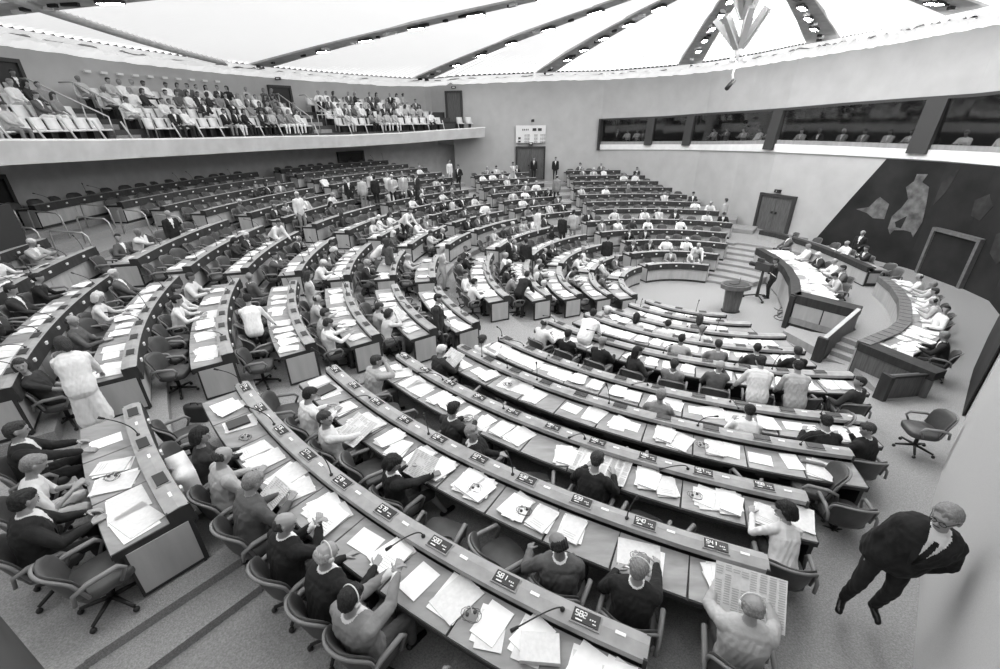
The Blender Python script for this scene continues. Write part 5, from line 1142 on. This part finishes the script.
# gallery audience
rgg = random.Random(77)
for i, bi, j, a in GSEATS:
    d = {0: .55, 1: .62, 2: .45, 3: .3}[bi]; d *= 1.35 if a < 141 else 1
    if i == 0: d *= .45 if a < 141 else .8
    if rgg.random() < d:
        x, y = P2(GR[i]-.02, a); t = rgg.choice(['white', 'light', 'pale', 'light', 'grey', 'mid', 'dark', 'black', 'white', 'mid']); fem = rgg.random() < .4
        people.append((camdist(x, y, 7), (x, y, 6.36+.42*i-.04), math.radians(a+90+rgg.uniform(-22, 22)), rgg.choice(['gallery', 'lap', 'back', 'gallery', 'turn', 'turnr']), t, 'white' if t in ('dark', 'black', 'mid') and not fem else t, rgg.choice(['dark', 'black', 'grey', 'light', 'white']), rgg.choice(['hblack', 'hdark', 'hdark', 'hgrey']), rgg.choice(['bob', 'long']) if fem else 'short', fem, '%s seat, %s row, %s gallery bay' % (nth(j), nth(i), BN[bi])))
# interpreters in their booths
for i, s in enumerate((2.3, 10.5, 17.2, 23.5)):
    x, y = wallpt(s, -1.3); b = MB(); b.box((x, y, 8.12), (1.2, .3, .06), -.7); solo('added_booth_lamp', b, M['lamp'], 'small ceiling lamp inside the %s interpreter booth from the far end' % nth(i), 'lamp', 'lamps inside the interpreter booths')  # lamps added to brighten the booth interiors
bi_ = 0
for s in [1.0, 1.9, 2.7, 3.2, 8.2, 9.2, 10.6, 11.6, 12.5, 14.9, 15.8, 16.9, 17.8, 18.9, 19.8, 21.8, 22.9, 23.9, 24.9]:
    x, y = wallpt(s, -.85); n = wallpt(s, 0); f = (n[0]-x, n[1]-y); t = rgg.choice(['white', 'pale', 'light', 'grey', 'dark'])
    z = 4.95 if s < 5 else 5.1
    people.append((camdist(x, y, 6.5), (x, y, z-.05), rzf(*f), rgg.choice(['desk', 'lap', 'read']), t, 'white' if t != 'white' else 'white', 'dark', rgg.choice(['hdark', 'hblack', 'hfair']), rgg.choice(['short', 'bob']), False, '%s place in the interpreter booths from the far end' % nth(bi_))); bi_ += 1
people.sort(key=lambda p: p[0]); NPE = 300-len(NEAR)-len(STANDN)-len(STANDF)-len(PRES)
for dd, loc, rz, pose, t, shirt, legs, h, hair, fem, lab in people[:NPE]:
    g = 'delegates seated at the curved desks' if 'row' in lab and 'gallery bay' not in lab else ('spectators in the public gallery' if 'bay' in lab else 'interpreters in the booths')
    hn = {'bald': 'balding', 'short': 'short', 'bob': 'bobbed', 'long': 'long', 'bun': 'pinned'}[hair]
    lod_person(loc, rz, pose, t, shirt, legs, h, hair, fem, 'person in %s, %s hair, %s' % (TONE[t], HN[h], lab), g, rgg.choice(['skin', 'skin', 'skin2']))
crowd = people[NPE:]
if crowd:
    mats = ['skin', 'skin2', 'c_black', 'c_dark', 'c_mid', 'c_grey', 'c_light', 'c_pale', 'c_white', 'shoe', 'hblack', 'hdark', 'hgrey', 'hwhite', 'hfair']; ix = {m: i for i, m in enumerate(mats)}
    bulk('distant_crowd', [(lod_mesh(pose, hair, fem, t != shirt), loc, rz, [ix['skin'], ix['c_'+t], ix['c_'+shirt], ix['c_'+legs], ix['shoe'], ix[h]]) for dd, loc, rz, pose, t, shirt, legs, h, hair, fem, lab in crowd], 'crowd', 'crowd of distant seated people in the farthest rows and gallery', mats)
print('PEOPLE', len(people), 'CHAIRS', len(chairs), 'SEATS', len(SEATS), 'GS', len(GSEATS))
# ------------------------------------------------------------ papers and things on the desks
def paper_mesh(n, w, h, seed, text=True, dog=.0, tone=0):
    rg = random.Random(seed); b = MB(); z = 0
    for i in range(n):
        t = rg.choice([.002, .003, .008, .015]) if n > 1 else .003; dx, dy, r = (rg.uniform(-.04, .04), rg.uniform(-.05, .05), rg.uniform(-.3, .3)) if i else (0, 0, 0)
        if n == 1: r = 0
        b.box((dx, dy, z+t/2), (w, h, t), r, tone if i % 3 != 1 else 1)
        z += t+.0005
    if text:
        c, s = math.cos(r), math.sin(r)
        for q in range(rg.randint(2, 5) if seed % 3 == 0 else 0):
            yy = h*.36-q*.03; l = w*rg.uniform(.3, .7)
            b.box((dx-yy*s, dy+yy*c, z+.0005), (l, .006, .001), r, 2)
    return b.mesh('papers', [M['paper'], M['paper2'], M['print']])
PM = [paper_mesh(1, .25, .35, 1), paper_mesh(3, .25, .35, 2), paper_mesh(5, .26, .36, 3), paper_mesh(2, .32, .43, 4), paper_mesh(7, .25, .35, 5), paper_mesh(4, .27, .36, 6), paper_mesh(2, .46, .34, 8), paper_mesh(1, .33, .25, 7, False)]
KINDN = ['single white sheet', 'few loose white sheets', 'pile of white documents', 'large folded white sheets', 'thick stack of papers', 'small heap of white papers', 'open double-page document', 'blank white sheet']
rg = random.Random(5); papers = []
for s in SEATS:
    k, a, blk, ri, i = s; r = RK[k]; dd = camdist(*P2(r, a)); d = .9 if blk in (NB, 'left block') else .8
    n = 0
    for q in range(2 if dd < 24 else 1):
        if rg.random() < d:
            aa = a+math.degrees((rg.uniform(-.07, .07)+(.19 if q else -.12))/r); rr_ = r+.30+rg.uniform(0, .10)
            x, y = P2(rr_, aa); mi = rg.randrange(8); papers.append((dd, x, y, zf(k)+.745, math.radians(aa-90+rg.choice((1, 1, 2.5))*rg.uniform(-8, 8)), mi, '%s, %s seat, %s row, %s' % ('left' if q else 'right', nth(i), nth(ri), blk)))
papers.sort(key=lambda p: p[0])
for dd, x, y, z, rz, mi, lab in papers[:285]:
    o = link(D.objects.new('paper_pile' if mi in (1, 2, 4, 5) else 'paper_sheet', PM[mi])); o.location = (x, y, z); o.rotation_euler = (0, 0, rz)
    tag(o, KINDN[mi]+' at '+lab, 'paper', 'papers on the delegates desks')
if papers[285:]: bulk('distant_papers', [(PM[mi], (x, y, z), rz, [0, 1, 2]) for dd, x, y, z, rz, mi, lab in papers[285:]], 'papers', 'scattered white papers on the farthest curved desks', ['paper', 'paper2', 'print'])
rg = random.Random(15); pp = 0
for dn, pts, off, z in (('rear presidium desk', P1, .42, 1.305), ('front presidium desk', PB, .55, 1.165), ('tiled presidium desk', flip(P3), .5, 1.245)):
    q = np.array(pts)
    for i in range(len(q)-1):
        L = np.linalg.norm(q[i+1]-q[i]); u = (q[i+1]-q[i])/L; nrm = np.array([u[1], -u[0]]); m = max(1, int(L/(.30 if dn[0] != 'r' else .7)))
        for j in range(m):
            for row in range({'f': 3, 't': 2, 'r': 1}[dn[0]]):
                p = q[i]+u*(j+.5)*L/m+nrm*(off-.08+row*.34+rg.uniform(-.08, .08)); mi = rg.choice([2, 4, 5, 1, 6]); o = link(D.objects.new('paper_pile', PM[mi])); o.location = (p[0], p[1], z-.004); o.rotation_euler = (0, 0, math.atan2(u[1], u[0])+rg.uniform(-.4, .4))
                tag(o, '%s on the %s, %s counted from the end' % (KINDN[mi], dn, nth(pp % 99)), 'paper', 'papers on the presidium desks'); pp += 1
    pp = 0
def newspaper(loc, rz, w, h, label, tilt=0, fold=.04):
    b = MB(); V = []; n = 8
    for i in range(n+1):
        for j in range(2):
            x = (i/n-.5)*w; V.append((x, (j-.5)*h, fold*abs(x)/w*2+.004*math.sin(i*1.7)))
    V2 = [(x, y, z-.003) for x, y, z in V]
    F = [(2*i, 2*i+2, 2*i+3, 2*i+1) for i in range(n)]; m = len(V); F += [(m+2*i, m+2*i+1, m+2*i+3, m+2*i+2) for i in range(n)]
    F += [(0, 1, m+1, m), (2*n, m+2*n, m+2*n+1, 2*n+1)]+[(2*i, m+2*i, m+2*i+2, 2*i+2) for i in range(n)]+[(2*i+1, 2*i+3, m+2*i+3, m+2*i+1) for i in range(n)]
    b.add(V+V2, F)
    o = thing('newspaper', label, 'newspaper', loc, rz); p = obj('pages', b, M['paper2'], o, False); p.rotation_euler = (tilt, 0, 0)
    t = MB(); rg = random.Random(int(w*100))
    for c in range(8):
        x = (c/8-.5)*w+w/16
        for r in range(int(h/.022)):
            if rg.random() < .9 and not (c in (2, 3) and 3 < r < 9): t.box((x, h*.46-r*.021, fold*abs(x)/w*2+.0055), (w/8*.85*rg.uniform(.8, 1), .010, .001))
    tp_ = obj('print', t, M['print'], p, False)
    return o
x, y = P2(RK[8]+.56, 248.2); newspaper((x, y, zf(8)+.95), rzc(248), .62, .46, 'open newspaper held up over the desk by the headset wearer', .75)
x, y = P2(RK[7]+.36, 241.2); newspaper((x, y, zf(7)+.765), rzc(241.2), .80, .55, 'large newspaper spread flat on the desk before the person in black', 0, .02)
x, y = P2(RK[8]+.62, 228.4); newspaper((x, y, zf(8)+.84), rzc(232), .5, .5, 'white newspaper in the hands of the person in patterned shirt', .3)
x, y = P2(RK[6]+.56, 209.9); newspaper((x, y, zf(6)+.9), rzc(209.5), .75, .5, 'huge white sheet held open across the desk, left block', .4)
x, y = P2(RK[8]+.56, 233.6); newspaper((x, y, zf(8)+.88), rzc(236), .42, .36, 'white sheets held by the person in black dress', .6)
x, y = P2(RK[6]+.52, 223.3); newspaper((x, y, zf(6)+.9), rzc(222), .5, .36, 'broad white sheet held by the white-haired person', .6)
x, y = P2(RK[9]+.58, 230.3); newspaper((x, y, zf(9)+.80), rzc(231), .36, .30, 'printed pages on the lap of the grey-haired person', .5)
def book(loc, rz, sz, label, mt='paper2'):
    b = MB(); w, h, t = sz; o = thing('book', label, 'book', loc, rz)
    b.box((0, 0, t*.5), (w*.96, h*.96, t*.8)); obj('pages', b, M['paper'], o, False)
    b = MB(); b.box((0, 0, t*.96), (w, h, t*.1)); b.box((0, 0, t*.05), (w, h, t*.1)); b.box((-w/2, 0, t*.5), (t*.12, h, t)); obj('cover', b, M[mt], o, False)
x, y = P2(RK[9]+.36, 242.3); book((x, y, zf(9)+.765), math.radians(150-90+25), (.24, .34, .045), 'thick pale bound document on papers near the last numbered unit')
x, y = P2(RK[9]+.35, 223.8); book((x, y, zf(9)+.765), math.radians(130), (.22, .30, .03), 'dark closed folder among papers on the nearest desk', 'darkgrey')
x, y = P2(RK[8]+.38, 222.6); book((x, y, zf(8)+.765), math.radians(140), (.24, .32, .03), 'dark closed folder near the start of the second row', 'darkgrey')
# coiled headphones lying on papers
rg = random.Random(33); hc_ = 0
for k, a in ((8, 236.5), (8, 244.4), (7, 246.5), (9, 225.4), (10, 225.3), (6, 230), (7, 229.5), (9, 240.0), (6, 247), (8, 239.2)):
    x, y = P2(RK[k]+.40, a); b = MB(); z = zf(k)+.785; P = []
    for i in range(34):
        t = i*.42; P.append((x+(.085+.02*math.sin(i*.7))*math.cos(t), y+(.075+.018*math.cos(i*.9))*math.sin(t), z+.002*(i % 4)))
    b.tube(P, .003, 5, 0); b.tube([(x-.03, y, z), (x-.03, y, z+.016)], .017, 10, 0); b.tube([(x+.04, y+.02, z), (x+.04, y+.02, z+.016)], .017, 10, 0)
    b.tube([(x-.02+.03*0+.055*math.cos(t)*.6, y+.01+.07*math.sin(t), z+.01) for t in [math.pi*i/8 for i in range(9)]], .005, 5, 1)
    solo('headphones', b, [M['darkgrey'], M['metal']], 'coiled headphones lying on papers, %s row of the near block, %s pair' % (nth(k), nth(hc_)), 'headphones', 'headphones on the near desks'); hc_ += 1
# white coat over a chair back, briefcases
x, y = P2(RK[9]+CH_OFF+.27, 226.1); b = MB(); R = []
for i in range(8):
    t = i/7; w = .27+.05*t; R.append([(x+math.cos(math.radians(136))*w*cx_+math.cos(math.radians(226))*(.13+.05*math.sin(cx_*6+i)), y+math.sin(math.radians(136))*w*cx_+math.sin(math.radians(226))*(.13+.05*math.sin(cx_*6+i)), zf(9)+.95-.62*t) for cx_ in (-1, -.6, -.2, .2, .6, 1)]+[(x+math.cos(math.radians(136))*w*cx_-math.cos(math.radians(226))*.10, y+math.sin(math.radians(136))*w*cx_-math.sin(math.radians(226))*.10, zf(9)+.955-.62*t) for cx_ in (1, .6, .2, -.2, -.6, -1)])
b.rings(R); solo('coat', b, M['c_white'], 'white coat hung over a chair back in the nearest row', 'coat')
for a, k, lb in ((217.6, 9, 'dark bag on the floor near the left-hand desk end'), (236.8, 7, 'dark briefcase standing on the floor in the eighth row')):
    x, y = P2(RK[k]+.75, a); b = MB(); b.slab((x, y, zf(k)+.17), .40, .16, .33, m=0); b.tube([(x-.07, y, zf(k)+.33), (x-.05, y, zf(k)+.38), (x+.05, y, zf(k)+.38), (x+.07, y, zf(k)+.33)], .01, 6); solo('briefcase', b, M['black'], lb, 'bag')
bpy.context.view_layer.update()
